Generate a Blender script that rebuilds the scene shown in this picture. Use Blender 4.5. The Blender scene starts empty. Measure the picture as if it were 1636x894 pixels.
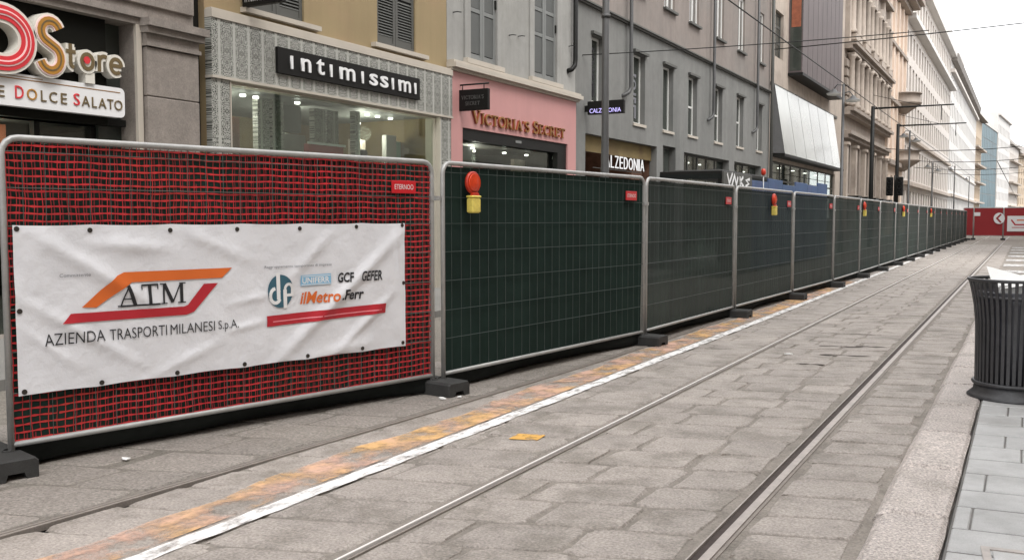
import bpy, math, random
from mathutils import Vector, Matrix
random.seed(7)
R = math.radians
S = bpy.context.scene
COL = S.collection

# ---------------------------------------------------------------- camera
cd = bpy.data.cameras.new("camera"); cam = bpy.data.objects.new("camera", cd); COL.objects.link(cam)
cam.location = (0, 0, 1.58)
cam.rotation_euler = (R(90 - 3.776), 0, R(28.67))
cd.sensor_width = 36.0
cd.lens = 36 * 1500 / 1636
cd.clip_end = 6000; cd.clip_start = 0.05
S.camera = cam
# ---------------------------------------------------------------- overcast sky and sun
W = bpy.data.worlds.new("World"); S.world = W; W.use_nodes = True
wn = W.node_tree.nodes; wl = W.node_tree.links
bg = wn["Background"]
sky = wn.new("ShaderNodeTexSky"); sky.sky_type = 'NISHITA'; sky.sun_disc = False
SUN_EL, SUN_ROT = 58, 112      # high, from the open right-hand side of the street
sky.sun_elevation = R(SUN_EL); sky.sun_rotation = R(SUN_ROT)
sky.air_density = 1.0; sky.dust_density = 4.0; sky.ozone_density = 1.0
hs = wn.new("ShaderNodeHueSaturation"); hs.inputs['Saturation'].default_value = 0.06
wl.new(sky.outputs[0], hs.inputs['Color'])
cloud = wn.new("ShaderNodeMix"); cloud.data_type = 'RGBA'; cloud.inputs['Factor'].default_value = .8   # even cloud cover over the clear-sky colour
wl.new(hs.outputs[0], cloud.inputs['A']); cloud.inputs['B'].default_value = (7.4, 7.4, 7.5, 1); wl.new(cloud.outputs['Result'], bg.inputs[0])
bg.inputs[1].default_value = 0.14
sd = bpy.data.lights.new("sun", 'SUN'); sd.energy = 0.8; sd.angle = R(25); sd.color = (1, .97, .93)
sun = bpy.data.objects.new("sun", sd); COL.objects.link(sun)
a_ = R(SUN_ROT)
sdir = Vector((math.sin(a_) * math.cos(R(SUN_EL)), math.cos(a_) * math.cos(R(SUN_EL)), math.sin(R(SUN_EL))))
sun.rotation_euler = (-sdir).to_track_quat('-Z', 'Y').to_euler()
S.view_settings.view_transform = 'Standard'; S.view_settings.look = 'None'
S.view_settings.exposure = 1.25; S.view_settings.gamma = 1

# ---------------------------------------------------------------- materials
def nodes(name):
    m = bpy.data.materials.new(name); m.use_nodes = True
    nt = m.node_tree
    return m, nt.nodes, nt.links, nt.nodes["Principled BSDF"]
def L3(c): return (c[0], c[1], c[2], 1)
def s2l(*c):
    o = []
    for v in c:
        v /= 255.; o.append(v / 12.92 if v <= .04045 else ((v + .055) / 1.055) ** 2.4)
    return tuple(o)
def mat(name, col, rough=.7, var=.0, scale=3, fine=0, fscale=120, metal=0, bump=0, bscale=60, rand=0, spec=.5, stain=None, sscale=.6, obj=False, streak=0, mid=0, mscale=14, see=0, sth=(.5, .72)):
    """procedural surface: broad tone variation, fine grain, blotchy stains, relief, tone per object"""
    m, N, K, P = nodes(name)
    P.inputs['Roughness'].default_value = rough; P.inputs['Metallic'].default_value = metal
    P.inputs['Specular IOR Level'].default_value = spec
    P.inputs['Base Color'].default_value = L3(col)
    if not (var or fine or bump or rand or stain or streak): return m
    tc = N.new("ShaderNodeTexCoord") if obj else N.new("ShaderNodeNewGeometry")
    co = tc.outputs['Object'] if obj else tc.outputs['Position']
    def noise(sc, det=5, ro=.6):
        n = N.new("ShaderNodeTexNoise"); n.inputs['Scale'].default_value = sc; n.inputs['Detail'].default_value = det
        n.inputs['Roughness'].default_value = ro; K.new(co, n.inputs['Vector']); return n.outputs['Fac']
    cur = None; val = None
    def addv(sock, lo, hi, a=.3, b=.7):
        nonlocal val
        r = N.new("ShaderNodeMapRange"); r.inputs[1].default_value = a; r.inputs[2].default_value = b
        r.inputs[3].default_value = lo; r.inputs[4].default_value = hi; K.new(sock, r.inputs[0])
        if val is None: val = r.outputs[0]
        else:
            mm = N.new("ShaderNodeMath"); mm.operation = 'MULTIPLY'; K.new(val, mm.inputs[0]); K.new(r.outputs[0], mm.inputs[1]); val = mm.outputs[0]
    if var: addv(noise(scale), 1 - var, 1 + var)
    if mid: addv(noise(mscale, 4, .65), 1 - mid, 1 + mid)
    if streak:
        mp = N.new("ShaderNodeMapping"); mp.inputs['Scale'].default_value = (1, 1, .07); K.new(co, mp.inputs[0])
        n = N.new("ShaderNodeTexNoise"); n.inputs['Scale'].default_value = 2.6; n.inputs['Detail'].default_value = 7; n.inputs['Roughness'].default_value = .7; K.new(mp.outputs[0], n.inputs['Vector'])
        addv(n.outputs['Fac'], 1 - streak, 1 + streak * .6)
    if fine: addv(noise(fscale, 3, .7), 1 - fine, 1 + fine, .35, .65)
    if rand:
        oi = N.new("ShaderNodeObjectInfo"); addv(oi.outputs['Random'], 1 - rand, 1 + rand, 0, 1)
    base = N.new("ShaderNodeRGB"); base.outputs[0].default_value = L3(col); cur = base.outputs[0]
    if stain:
        mx = N.new("ShaderNodeMix"); mx.data_type = 'RGBA'
        r = N.new("ShaderNodeMapRange"); r.inputs[1].default_value = sth[0]; r.inputs[2].default_value = sth[1]
        K.new(noise(sscale, 6, .65), r.inputs[0]); K.new(r.outputs[0], mx.inputs['Factor'])
        K.new(cur, mx.inputs['A']); mx.inputs['B'].default_value = L3(stain); cur = mx.outputs['Result']
    if val is not None:
        vm = N.new("ShaderNodeVectorMath"); vm.operation = 'SCALE'; K.new(cur, vm.inputs[0]); K.new(val, vm.inputs['Scale']); cur = vm.outputs[0]
    K.new(cur, P.inputs['Base Color'])
    if bump:
        b = N.new("ShaderNodeBump"); b.inputs['Strength'].default_value = bump; b.inputs['Distance'].default_value = .02
        K.new(noise(bscale, 4, .6), b.inputs['Height']); K.new(b.outputs[0], P.inputs['Normal'])
    if see:
        t = N.new("ShaderNodeBsdfTransparent"); ms = N.new("ShaderNodeMixShader"); ms.inputs[0].default_value = see
        K.new(P.outputs[0], ms.inputs[1]); K.new(t.outputs[0], ms.inputs[2]); K.new(ms.outputs[0], N["Material Output"].inputs['Surface'])
    return m
def emis(name, col, st):
    m, N, K, P = nodes(name); P.inputs['Base Color'].default_value = L3(col)
    P.inputs['Emission Color'].default_value = L3(col); P.inputs['Emission Strength'].default_value = st; return m
def worn(name, col, thr, scale, col2=None, soft=.08, aniso=1.0):
    """flaking road paint: bare stone shows where the paint has gone"""
    m, N, K, P = nodes(name); P.inputs['Roughness'].default_value = .8
    g = N.new("ShaderNodeNewGeometry"); mp = N.new("ShaderNodeMapping"); mp.inputs['Scale'].default_value = (1, aniso, 1)
    K.new(g.outputs['Position'], mp.inputs[0])
    n = N.new("ShaderNodeTexNoise"); n.inputs['Scale'].default_value = scale; n.inputs['Detail'].default_value = 8; n.inputs['Roughness'].default_value = .7
    K.new(mp.outputs[0], n.inputs['Vector'])
    r = N.new("ShaderNodeMapRange"); r.inputs[1].default_value = thr - soft; r.inputs[2].default_value = thr + soft; K.new(n.outputs['Fac'], r.inputs[0])
    n2 = N.new("ShaderNodeTexNoise"); n2.inputs['Scale'].default_value = 2.2; K.new(g.outputs['Position'], n2.inputs['Vector'])
    mx = N.new("ShaderNodeMix"); mx.data_type = 'RGBA'; mx.inputs['A'].default_value = L3(col); mx.inputs['B'].default_value = L3(col2 or col)
    r2 = N.new("ShaderNodeMapRange"); r2.inputs[1].default_value = .4; r2.inputs[2].default_value = .6; K.new(n2.outputs['Fac'], r2.inputs[0])
    K.new(r2.outputs[0], mx.inputs['Factor']); K.new(mx.outputs['Result'], P.inputs['Base Color'])
    t = N.new("ShaderNodeBsdfTransparent"); ms = N.new("ShaderNodeMixShader")
    K.new(r.outputs[0], ms.inputs[0]); K.new(t.outputs[0], ms.inputs[1]); K.new(P.outputs[0], ms.inputs[2])
    K.new(ms.outputs[0], N["Material Output"].inputs['Surface']); return m
def shopglass(name, tint=(.75, .8, .76), mirror=.07):
    m, N, K, P = nodes(name)
    t = N.new("ShaderNodeBsdfTransparent"); t.inputs[0].default_value = L3(tint)
    g = N.new("ShaderNodeBsdfGlossy"); g.inputs['Roughness'].default_value = .02; g.inputs[0].default_value = (.9, .95, .92, 1)
    fr = N.new("ShaderNodeLayerWeight"); pw = N.new("ShaderNodeMath"); pw.operation = 'POWER'; pw.inputs[1].default_value = 4; K.new(fr.outputs['Facing'], pw.inputs[0])
    ad = N.new("ShaderNodeMath"); ad.operation = 'MULTIPLY_ADD'; ad.use_clamp = True; ad.inputs[1].default_value = .6; ad.inputs[2].default_value = mirror; K.new(pw.outputs[0], ad.inputs[0])
    ms = N.new("ShaderNodeMixShader"); K.new(ad.outputs[0], ms.inputs[0]); K.new(t.outputs[0], ms.inputs[1]); K.new(g.outputs[0], ms.inputs[2])
    K.new(ms.outputs[0], N["Material Output"].inputs['Surface']); return m
def filigree(name):
    """perforated floral screen: dark scrollwork cut in pale metal, in repeating upright bands"""
    m, N, K, P = nodes(name); P.inputs['Roughness'].default_value = .5
    tc = N.new("ShaderNodeTexCoord"); sp = N.new("ShaderNodeSeparateXYZ"); K.new(tc.outputs['Object'], sp.inputs[0])
    def math_(op, a, b=None):
        n = N.new("ShaderNodeMath"); n.operation = op
        for i, x in enumerate((a, b)):
            if x is None: continue
            if isinstance(x, (int, float)): n.inputs[i].default_value = x
            else: K.new(x, n.inputs[i])
        return n.outputs[0]
    px = math_('PINGPONG', sp.outputs[0], .155); pz = math_('PINGPONG', sp.outputs[2], .46)
    cv = N.new("ShaderNodeCombineXYZ"); K.new(px, cv.inputs[0]); K.new(pz, cv.inputs[1])
    vo = N.new("ShaderNodeTexVoronoi"); vo.feature = 'DISTANCE_TO_EDGE'; vo.inputs['Scale'].default_value = 34; vo.inputs['Randomness'].default_value = 1; K.new(cv.outputs[0], vo.inputs['Vector'])
    wv = N.new("ShaderNodeTexNoise"); wv.inputs['Scale'].default_value = 60; wv.inputs['Detail'].default_value = 1; K.new(cv.outputs[0], wv.inputs['Vector'])
    hole = math_('GREATER_THAN', vo.outputs['Distance'], .17)
    hole2 = math_('GREATER_THAN', wv.outputs['Fac'], .58)
    hh = math_('MAXIMUM', hole, hole2)
    band = math_('LESS_THAN', px, .128)
    hh = math_('MULTIPLY', hh, band)
    mx = N.new("ShaderNodeMix"); mx.data_type = 'RGBA'; mx.inputs['A'].default_value = L3(s2l(166, 166, 159)); mx.inputs['B'].default_value = L3(s2l(56, 57, 50))
    K.new(hh, mx.inputs['Factor']); K.new(mx.outputs['Result'], P.inputs['Base Color'])
    b = N.new("ShaderNodeBump"); b.invert = True; b.inputs['Strength'].default_value = .5; b.inputs['Distance'].default_value = .01; K.new(hh, b.inputs['Height']); K.new(b.outputs[0], P.inputs['Normal'])
    return m
M = {}
M['stone'] = mat('granite_sett', s2l(158, 150, 143), .75, var=.13, scale=1.1, mid=.10, mscale=11, fine=.28, fscale=62, bump=.6, bscale=34, rand=.05, stain=s2l(136, 129, 121), sscale=2.6, sth=(.47, .62))
M['mortar'] = mat('joint_mortar', s2l(136, 129, 121), .9, var=.16, scale=2.2, mid=.12, mscale=9, fine=.2, fscale=70, bump=.6, bscale=50, stain=s2l(112, 106, 98), sscale=3)
M['bed'] = mat('rough_granite_bed', s2l(118, 112, 104), .85, var=.14, scale=1.2, mid=.14, mscale=13, fine=.26, fscale=60, bump=.7, bscale=40, stain=s2l(118, 114, 105), sscale=.8)
M['ground'] = mat('asphalt', (.05, .05, .05), .9, var=.2, fine=.2)
M['joint'] = mat('dark_joint', s2l(104, 102, 99), .9, var=.2)
M['kerb'] = mat('pale_granite', s2l(188, 179, 173), .75, var=.10, scale=2, mid=.12, mscale=22, fine=.45, fscale=70, bump=.8, bscale=50, rand=.08, stain=s2l(160, 152, 144), sscale=1.6)
M['paver'] = mat('slate_paver', s2l(178, 178, 177), .65, var=.10, scale=1.6, mid=.07, mscale=12, fine=.10, fscale=150, rand=.06, bump=.25, bscale=90, stain=s2l(156, 155, 153), sscale=2)
M['bedstone'] = mat('rough_granite_sett', s2l(142, 135, 128), .85, var=.12, scale=1.2, mid=.12, mscale=9, fine=.32, fscale=45, bump=.8, bscale=32, rand=.07, stain=s2l(124, 118, 110), sscale=1.2)
M['rail'] = mat('rail_steel', s2l(166, 158, 152), .5, metal=.1, var=.12, scale=5, mid=.14, mscale=18)
M['skysheen'] = mat('steel_painted_sky_sheen', s2l(236, 232, 228), .45, metal=.1)  # bright sky reflection on the rail head, put into the base colour
M['raildark'] = mat('rail_groove', s2l(62, 52, 48), .85, var=.25, scale=12, mid=.2)
M['raildull'] = mat('rail_edge', s2l(134, 126, 119), .8, var=.15, scale=8, fine=.15)
M['white_paint'] = worn('white_road_paint', (.80, .78, .76), .42, 10, soft=.10, aniso=.5)
M['orange_paint'] = worn('orange_road_paint', s2l(212, 170, 116), .50, 3.4, s2l(206, 168, 148), soft=.10, aniso=.75)
M['zebra'] = worn('zebra_paint', (.66, .65, .64), .47, 6)
M['galv'] = mat('galvanised_steel', s2l(168, 168, 166), .48, metal=.35, var=.12, scale=9, fine=.06)
M['wire'] = mat('fence_wire', s2l(56, 66, 62), .55, metal=.2)
M['screen'] = mat('dark_green_screen', s2l(28, 44, 39), .85, var=.2, scale=1.1, mid=.12, mscale=5, fine=.12, fscale=300, spec=.15, streak=.12)
M['screen2'] = mat('dark_grey_green_screen', s2l(42, 52, 48), .85, var=.22, scale=.7, mid=.1, mscale=4, fine=.1, fscale=300, spec=.2, stain=s2l(48, 64, 57), sscale=.55, streak=.14, see=.06, rand=.16)
M['net'] = mat('red_net', s2l(190, 42, 48), .6, var=.3, scale=3, stain=s2l(168, 48, 40), sscale=1.2)
M['netback'] = mat('dark_red_net', s2l(120, 32, 40), .7, var=.3, scale=3)
M['rubber'] = mat('recycled_rubber', s2l(52, 52, 51), .8, var=.2, scale=8, fine=.2, fscale=150, bump=.2)
M['hem'] = mat('black_net_hem', s2l(34, 37, 36), .9, var=.25, scale=4, spec=.1)
M['banner'] = mat('banner_vinyl', s2l(219, 220, 224), .40, var=.04, scale=2.5, bump=.6, bscale=7)
M['ink'] = mat('black_print', (.015, .015, .018), .5)
M['grey_ink'] = mat('grey_print', (.18, .18, .2), .5)
M['o_ink'] = mat('orange_print', s2l(212, 104, 40), .5)
M['r_ink'] = mat('red_print', s2l(176, 34, 46), .5)
M['b_ink'] = mat('blue_print', s2l(128, 180, 212), .5)
M['t_ink'] = mat('teal_print', s2l(52, 92, 108), .5)
M['w_ink'] = mat('white_print', (.75, .75, .75), .5)
M['eyelet'] = mat('brass_eyelet', (.05, .045, .04), .4, metal=.5)
M['tagred'] = mat('red_tag', s2l(196, 26, 36), .4)
M['lens'] = mat('amber_red_lens', s2l(186, 50, 28), .35, var=.15, scale=20)
M['yel'] = mat('yellow_plastic', s2l(216, 196, 96), .5, var=.14, scale=14, mid=.12, mscale=40)
M['black'] = mat('black_metal', s2l(24, 24, 22), .5, spec=.25)
M['fascia'] = mat('black_fascia', s2l(19, 19, 15), .6, spec=.1, var=.15)
M['signblack'] = mat('black_sign_face', s2l(26, 25, 24), .5, spec=.15, var=.1)
M['wire3'] = mat('galvanised_wire', s2l(92, 98, 92), .5, metal=.2)
M['binblack'] = mat('bin_black_paint', s2l(56, 56, 58), .42, var=.2, scale=10, mid=.12, fine=.15, fscale=80)
M['liner'] = mat('bin_liner', s2l(52, 52, 58), .35, var=.2, scale=9)
M['paper'] = mat('white_card', (.82, .82, .80), .7)
M['pole'] = mat('grey_pole_paint', s2l(76, 76, 76), .5, var=.1, scale=4)
M['trav'] = mat('travertine', s2l(132, 124, 117), .8, var=.12, scale=2, mid=.08, mscale=8, fine=.12, fscale=40, bump=.3, bscale=25, streak=.14)
M['yellow'] = mat('yellow_render', s2l(146, 129, 97), .9, var=.07, scale=.8, fine=.04, fscale=90, stain=s2l(150, 126, 98), sscale=.35, streak=.08)
M['limeband'] = mat('pale_stone_band', s2l(180, 172, 160), .8, var=.06)
M['fili'] = filigree('floral_screen')
M['shutter'] = mat('grey_shutter', s2l(78, 78, 74), .6, var=.06, scale=3)
M['shutter2'] = mat('light_grey_shutter', s2l(118, 120, 118), .6, var=.06, scale=3)
M['shutterin'] = mat('shutter_panel', s2l(84, 86, 84), .6, var=.08, scale=3)
M['cream'] = mat('cream_render', s2l(152, 151, 147), .9, var=.07, scale=.7, mid=.05, mscale=5, fine=.04, stain=s2l(140, 139, 134), sscale=.5, streak=.12)
M['pink'] = mat('pink_panel', s2l(188, 138, 135), .55, var=.05, scale=.9, streak=.05)
M['gold'] = mat('bronze_letter', s2l(150, 110, 62), .4, metal=.3)
M['redside'] = mat('red_letter_side', s2l(150, 62, 44), .5)
M['grey'] = mat('grey_render', s2l(119, 119, 116), .9, var=.09, scale=.5, mid=.05, mscale=4, fine=.05, stain=s2l(108, 109, 106), sscale=.3, streak=.14)
M['rose'] = mat('rose_grey_render', s2l(133, 124, 118), .9, var=.08, scale=.5, mid=.05, mscale=4, fine=.05, stain=s2l(124, 119, 114), sscale=.3, streak=.14)
M['wframe'] = mat('white_window_frame', s2l(214, 214, 210), .5)
M['glass'] = mat('window_glass', s2l(60, 64, 60), .08, var=.3, scale=.6)
M['glassf'] = mat('far_window_glass', s2l(104, 100, 96), .15, var=.25, scale=.1)
M['shopglass'] = shopglass('shop_glass')
M['tealp'] = mat('pale_teal_panel', s2l(112, 150, 136), .7, var=.1)
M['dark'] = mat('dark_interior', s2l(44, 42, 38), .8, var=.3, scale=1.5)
M['olive'] = mat('olive_interior', s2l(112, 96, 60), .8, var=.2, scale=1.2, stain=s2l(84, 64, 42), sscale=.8)
M['brown'] = mat('brown_interior', s2l(120, 76, 56), .8, var=.3, scale=1.4)
M['brick'] = mat('brown_brick', s2l(108, 78, 62), .85, var=.3, scale=5)
M['orange'] = mat('orange_display', s2l(142, 80, 54), .6, var=.25, scale=4)
M['lamp'] = emis('lit_spot', (1, .95, .9), 3)
M['signlit'] = emis('lit_letter', (.2, .2, .2), 1.6)
M['signlav'] = emis('lit_lavender_letter', s2l(178, 170, 232), .5)
M['box'] = mat('brown_cladding', s2l(98, 88, 88), .6, var=.1, scale=.8, streak=.15)
M['metal'] = mat('pale_metal_panel', s2l(162, 164, 158), .2, metal=.4, var=.12, scale=.5, rand=.14)
M['class'] = mat('buff_stone', s2l(180, 168, 156), .85, var=.1, scale=.5, mid=.08, mscale=2, stain=s2l(150, 138, 128), sscale=.4, streak=.15)
M['classd'] = mat('weathered_stone', s2l(152, 141, 131), .85, var=.12, scale=.6, mid=.08, mscale=2, streak=.18)
M['peach'] = mat('peach_render', s2l(222, 204, 188), .85, var=.06, scale=.4, streak=.08)
M['pale'] = mat('pale_stone', s2l(204, 197, 190), .85, var=.06, scale=.3, streak=.1)
M['palew'] = mat('white_render', s2l(206, 203, 199), .85, var=.05, scale=.3, streak=.08)
M['teal'] = mat('teal_glass', s2l(60, 90, 98), .5, var=.3, scale=.12)
M['ochre'] = mat('ochre_render', s2l(190, 172, 150), .85, var=.06, scale=.2, streak=.1)
M['roof'] = mat('slate_roof', s2l(132, 126, 120), .8, var=.1, scale=.4)
M['blue'] = mat('blue_hoarding', s2l(60, 82, 116), .6, var=.2, scale=.9, stain=s2l(78, 86, 124), sscale=.6)
M['redhoard'] = mat('red_screen', s2l(142, 34, 38), .75, var=.12, scale=.6)
M['pave'] = mat('far_pavement', s2l(120, 118, 114), .8, var=.1, scale=.6)

# ---------------------------------------------------------------- mesh helpers
class MB:
    def __init__(s): s.v = []; s.f = []; s.sm = []
    def poly(s, pts, smooth=False):
        b = len(s.v); s.v += [tuple(p) for p in pts]; s.f.append(tuple(range(b, b + len(pts)))); s.sm.append(smooth); return s
    def box(s, x0, x1, y0, y1, z0, z1):
        b = len(s.v)
        s.v += [(x0, y0, z0), (x1, y0, z0), (x1, y1, z0), (x0, y1, z0), (x0, y0, z1), (x1, y0, z1), (x1, y1, z1), (x0, y1, z1)]
        for f in ((0, 3, 2, 1), (4, 5, 6, 7), (0, 1, 5, 4), (1, 2, 6, 5), (2, 3, 7, 6), (3, 0, 4, 7)):
            s.f.append(tuple(b + i for i in f)); s.sm.append(False)
        return s
    def cbox(s, x0, x1, y0, y1, z0, z1, c):
        """box with chamfered edges, as stacked rounded rectangles"""
        def ring(ins, z):
            a0, a1, b0, b1 = x0 + ins, x1 - ins, y0 + ins, y1 - ins
            k = c * .6
            return [(a0 + k, b0, z), (a1 - k, b0, z), (a1, b0 + k, z), (a1, b1 - k, z), (a1 - k, b1, z), (a0 + k, b1, z), (a0, b1 - k, z), (a0, b0 + k, z)]
        s.loft([ring(c, z0), ring(0, z0 + c), ring(0, z1 - c), ring(c, z1)], cap=True); return s
    def loft(s, rings, cap=False, smooth=False, closed=True):
        b = len(s.v); n = len(rings[0])
        for r in rings: s.v += [tuple(p) for p in r]
        for i in range(len(rings) - 1):
            for j in range(n if closed else n - 1):
                k = (j + 1) % n
                s.f.append((b + i * n + j, b + i * n + k, b + (i + 1) * n + k, b + (i + 1) * n + j)); s.sm.append(smooth)
        if cap:
            s.f.append(tuple(b + j for j in reversed(range(n)))); s.sm.append(False)
            e = b + (len(rings) - 1) * n; s.f.append(tuple(e + j for j in range(n))); s.sm.append(False)
        return s
    def lathe(s, prof, n=24, c=(0, 0), cap=False):
        s.loft([[(c[0] + r * math.cos(2 * math.pi * j / n), c[1] + r * math.sin(2 * math.pi * j / n), z) for j in range(n)] for r, z in prof], cap=cap, smooth=True); return s
    def tube(s, pts, r, n=8, cap=True, closed=False):
        pts = [Vector(p) for p in pts]; rings = []
        up = None
        for i, p in enumerate(pts):
            t = (pts[min(i + 1, len(pts) - 1)] - pts[max(i - 1, 0)]).normalized()
            if up is None: up = Vector((0, 0, 1)) if abs(t.z) < .9 else Vector((0, 1, 0))
            a = t.cross(up)
            if a.length < 1e-4: a = t.cross(Vector((1, 0, 0)))
            a.normalize(); b = a.cross(t).normalized(); up = b
            rr = r[i] if isinstance(r, (list, tuple)) else r
            rings.append([p + a * (rr * math.cos(2 * math.pi * j / n)) + b * (rr * math.sin(2 * math.pi * j / n)) for j in range(n)])
        s.loft(rings, cap=cap, smooth=True); return s
    def ribbon(s, path, w, y0, y1, w2=None):
        """flat stroke in the local x-z plane, front face at y0, back at y1; w may vary along the path"""
        P = [Vector((p[0], p[1])) for p in path]; n = len(P); closed = (P[0] - P[-1]).length < 1e-6 and n > 3
        Lf, Rt = [], []
        for i in range(n):
            if closed: pa, pb = P[i - 1 if i > 0 else n - 2], P[i + 1 if i < n - 1 else 1]
            else: pa, pb = P[max(i - 1, 0)], P[min(i + 1, n - 1)]
            d1 = (P[i] - pa); d2 = (pb - P[i])
            d1 = d1.normalized() if d1.length > 1e-9 else d2.normalized(); d2 = d2.normalized() if d2.length > 1e-9 else d1
            t = (d1 + d2).normalized(); nn = Vector((-t.y, t.x)); k = max(.5, nn.dot(Vector((-d1.y, d1.x))))
            ww = (w[i] if isinstance(w, (list, tuple)) else w) / 2 / k
            Lf.append(P[i] + nn * ww); Rt.append(P[i] - nn * ww)
        rings = [[(l.x, y0, l.y), (r.x, y0, r.y), (r.x, y1, r.y), (l.x, y1, l.y)] for l, r in zip(Lf, Rt)]
        s.loft(rings, cap=not closed); return s
    def mesh(s, name, m):
        me = bpy.data.meshes.new(name); me.from_pydata(s.v, [], s.f); me.materials.append(m)
        me.polygons.foreach_set("use_smooth", s.sm); me.update(); return me
    def build(s, name, m, parent=None, **kw): return link(name, s.mesh(name, m), parent, **kw)
def link(name, me, parent=None, loc=None, rz=None, kind=None):
    o = bpy.data.objects.new(name, me); COL.objects.link(o); o.parent = parent
    if loc: o.location = loc
    if rz is not None: o.rotation_euler = (0, 0, rz)
    if kind: o['kind'] = kind
    return o
def tag(o, label, cat, group=None):
    o['label'] = label; o['category'] = cat
    if group: o['group'] = group
    return o
def thing(name, label, cat, loc=(0, 0, 0), rz=0, group=None):
    o = bpy.data.objects.new(name, None); COL.objects.link(o); o.location = loc; o.rotation_euler = (0, 0, rz)
    o.empty_display_size = .2
    return tag(o, label, cat, group)
def kids(o): return [x for x in ALLKIDS.get(o.name, [])]
def copy_tree(o, parent=None):
    c = o.copy(); COL.objects.link(c)
    if parent is not None: c.parent = parent
    for ch in list(o.children): copy_tree(ch, c)
    return c
def structure(o): o['kind'] = 'structure'; return o
def arc(cx, cy, rx, ry, a0, a1, n=14):
    return [(cx + rx * math.cos(R(a0 + (a1 - a0) * i / n)), cy + ry * math.sin(R(a0 + (a1 - a0) * i / n))) for i in range(n + 1)]
def text_mesh(s, bold=0.0, ext=0.0, spacing=1.0, shear=0.0):
    cu = bpy.data.curves.new("lettering", 'FONT'); cu.body = s; cu.offset = bold; cu.extrude = ext; cu.resolution_u = 3
    cu.space_character = spacing; cu.shear = shear
    o = bpy.data.objects.new("lettering", cu); COL.objects.link(o)
    dg = bpy.context.evaluated_depsgraph_get(); dg.update()
    me = bpy.data.meshes.new_from_object(o.evaluated_get(dg))
    bpy.data.objects.remove(o); bpy.data.curves.remove(cu); return me
def text(s, u0, u1, v0, v1, yf, depth, m, parent, name="lettering", bold=0.0, fn=None, shear=0.0, spacing=1.0, box=None):
    """lettering fitted to a box in the parent's local x-z plane; front face at y = yf"""
    me = text_mesh(s, bold, .5 if depth else 0, spacing, shear)
    xs = [v.co.x for v in me.vertices]; ys = [v.co.y for v in me.vertices]
    x0, x1, y0, y1 = min(xs), max(xs), min(ys), max(ys)
    for v in me.vertices:
        u = u0 + (v.co.x - x0) / (x1 - x0) * (u1 - u0); w = v0 + (v.co.y - y0) / (y1 - y0) * (v1 - v0)
        y = yf + (depth if (depth and v.co.z < 0) else 0)
        if fn: y += fn(u, w)
        v.co = (u, y, w)
    me.materials.clear(); me.materials.append(m); me.update()
    return link(name, me, parent)
SERIF = {}
def _g():
    T, t, sf = .15, .06, .05
    SERIF['V'] = (.82, [([(.10, .98), (.42, 0)], T), ([(.44, .02), (.72, .98)], t), ([(-.02, .98), (.26, .98)], sf), ([(.58, .98), (.84, .98)], sf)])
    SERIF['I'] = (.34, [([(.17, 0), (.17, 1)], T), ([(.02, .98), (.32, .98)], sf), ([(.02, .02), (.32, .02)], sf)])
    SERIF['C'] = (.78, [(arc(.44, .5, .36, .45, 42, 318), [.07] * 3 + [.13] * 9 + [.07] * 3), ([(.72, .68), (.72, .98)], sf), ([(.72, .30), (.72, .10)], sf)])
    SERIF['T'] = (.74, [([(.37, 0), (.37, .97)], T), ([(.02, .96), (.72, .96)], .08), ([(.03, .98), (.03, .74)], sf), ([(.71, .98), (.71, .74)], sf), ([(.2, .02), (.54, .02)], sf)])
    SERIF['O'] = (.88, [(arc(.44, .5, .37, .46, 0, 360, 24), .12)])
    SERIF['R'] = (.82, [([(.15, 0), (.15, 1)], T), ([(.12, .97), (.36, .97)] + arc(.38, .73, .22, .24, 90, -90, 8) + [(.2, .49)], .09), ([(.38, .5), (.72, .02)], .14), ([(.02, .98), (.28, .98)], sf), ([(.02, .02), (.3, .02)], sf), ([(.62, .02), (.84, .02)], sf)])
    SERIF['A'] = (.86, [([(.12, 0), (.42, .98)], t), ([(.40, .98), (.72, 0)], T), ([(.22, .34), (.6, .34)], sf), ([(0, .02), (.24, .02)], sf), ([(.56, .02), (.88, .02)], sf)])
    SERIF["'"] = (.2, [([(.1, 1), (.07, .74)], .09)])
    SERIF['S'] = (.62, [(arc(.31, .74, .22, .22, 35, 250, 10) + arc(.31, .27, .24, .24, 70, -150, 10), .12), ([(.52, .98), (.52, .72)], sf), ([(.08, .02), (.08, .3)], sf)])
    SERIF['E'] = (.70, [([(.15, 0), (.15, 1)], T), ([(.02, .97), (.62, .97)], sf), ([(.15, .51), (.46, .51)], sf), ([(.02, .03), (.64, .03)], sf), ([(.61, 1), (.61, .74)], sf), ([(.63, 0), (.63, .28)], sf), ([(.46, .62), (.46, .40)], sf)])
    SERIF['M'] = (1.1, [([(.14, 0), (.14, .98)], t + .02), ([(.16, .98), (.52, .05)], T), ([(.52, .05), (.88, .98)], t), ([(.92, 0), (.92, .98)], T), ([(-.02, .97), (.24, .97)], sf), ([(.82, .97), (1.1, .97)], sf), ([(0, .02), (.28, .02)], sf), ([(.74, .02), (1.1, .02)], sf)])
_g()
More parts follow.
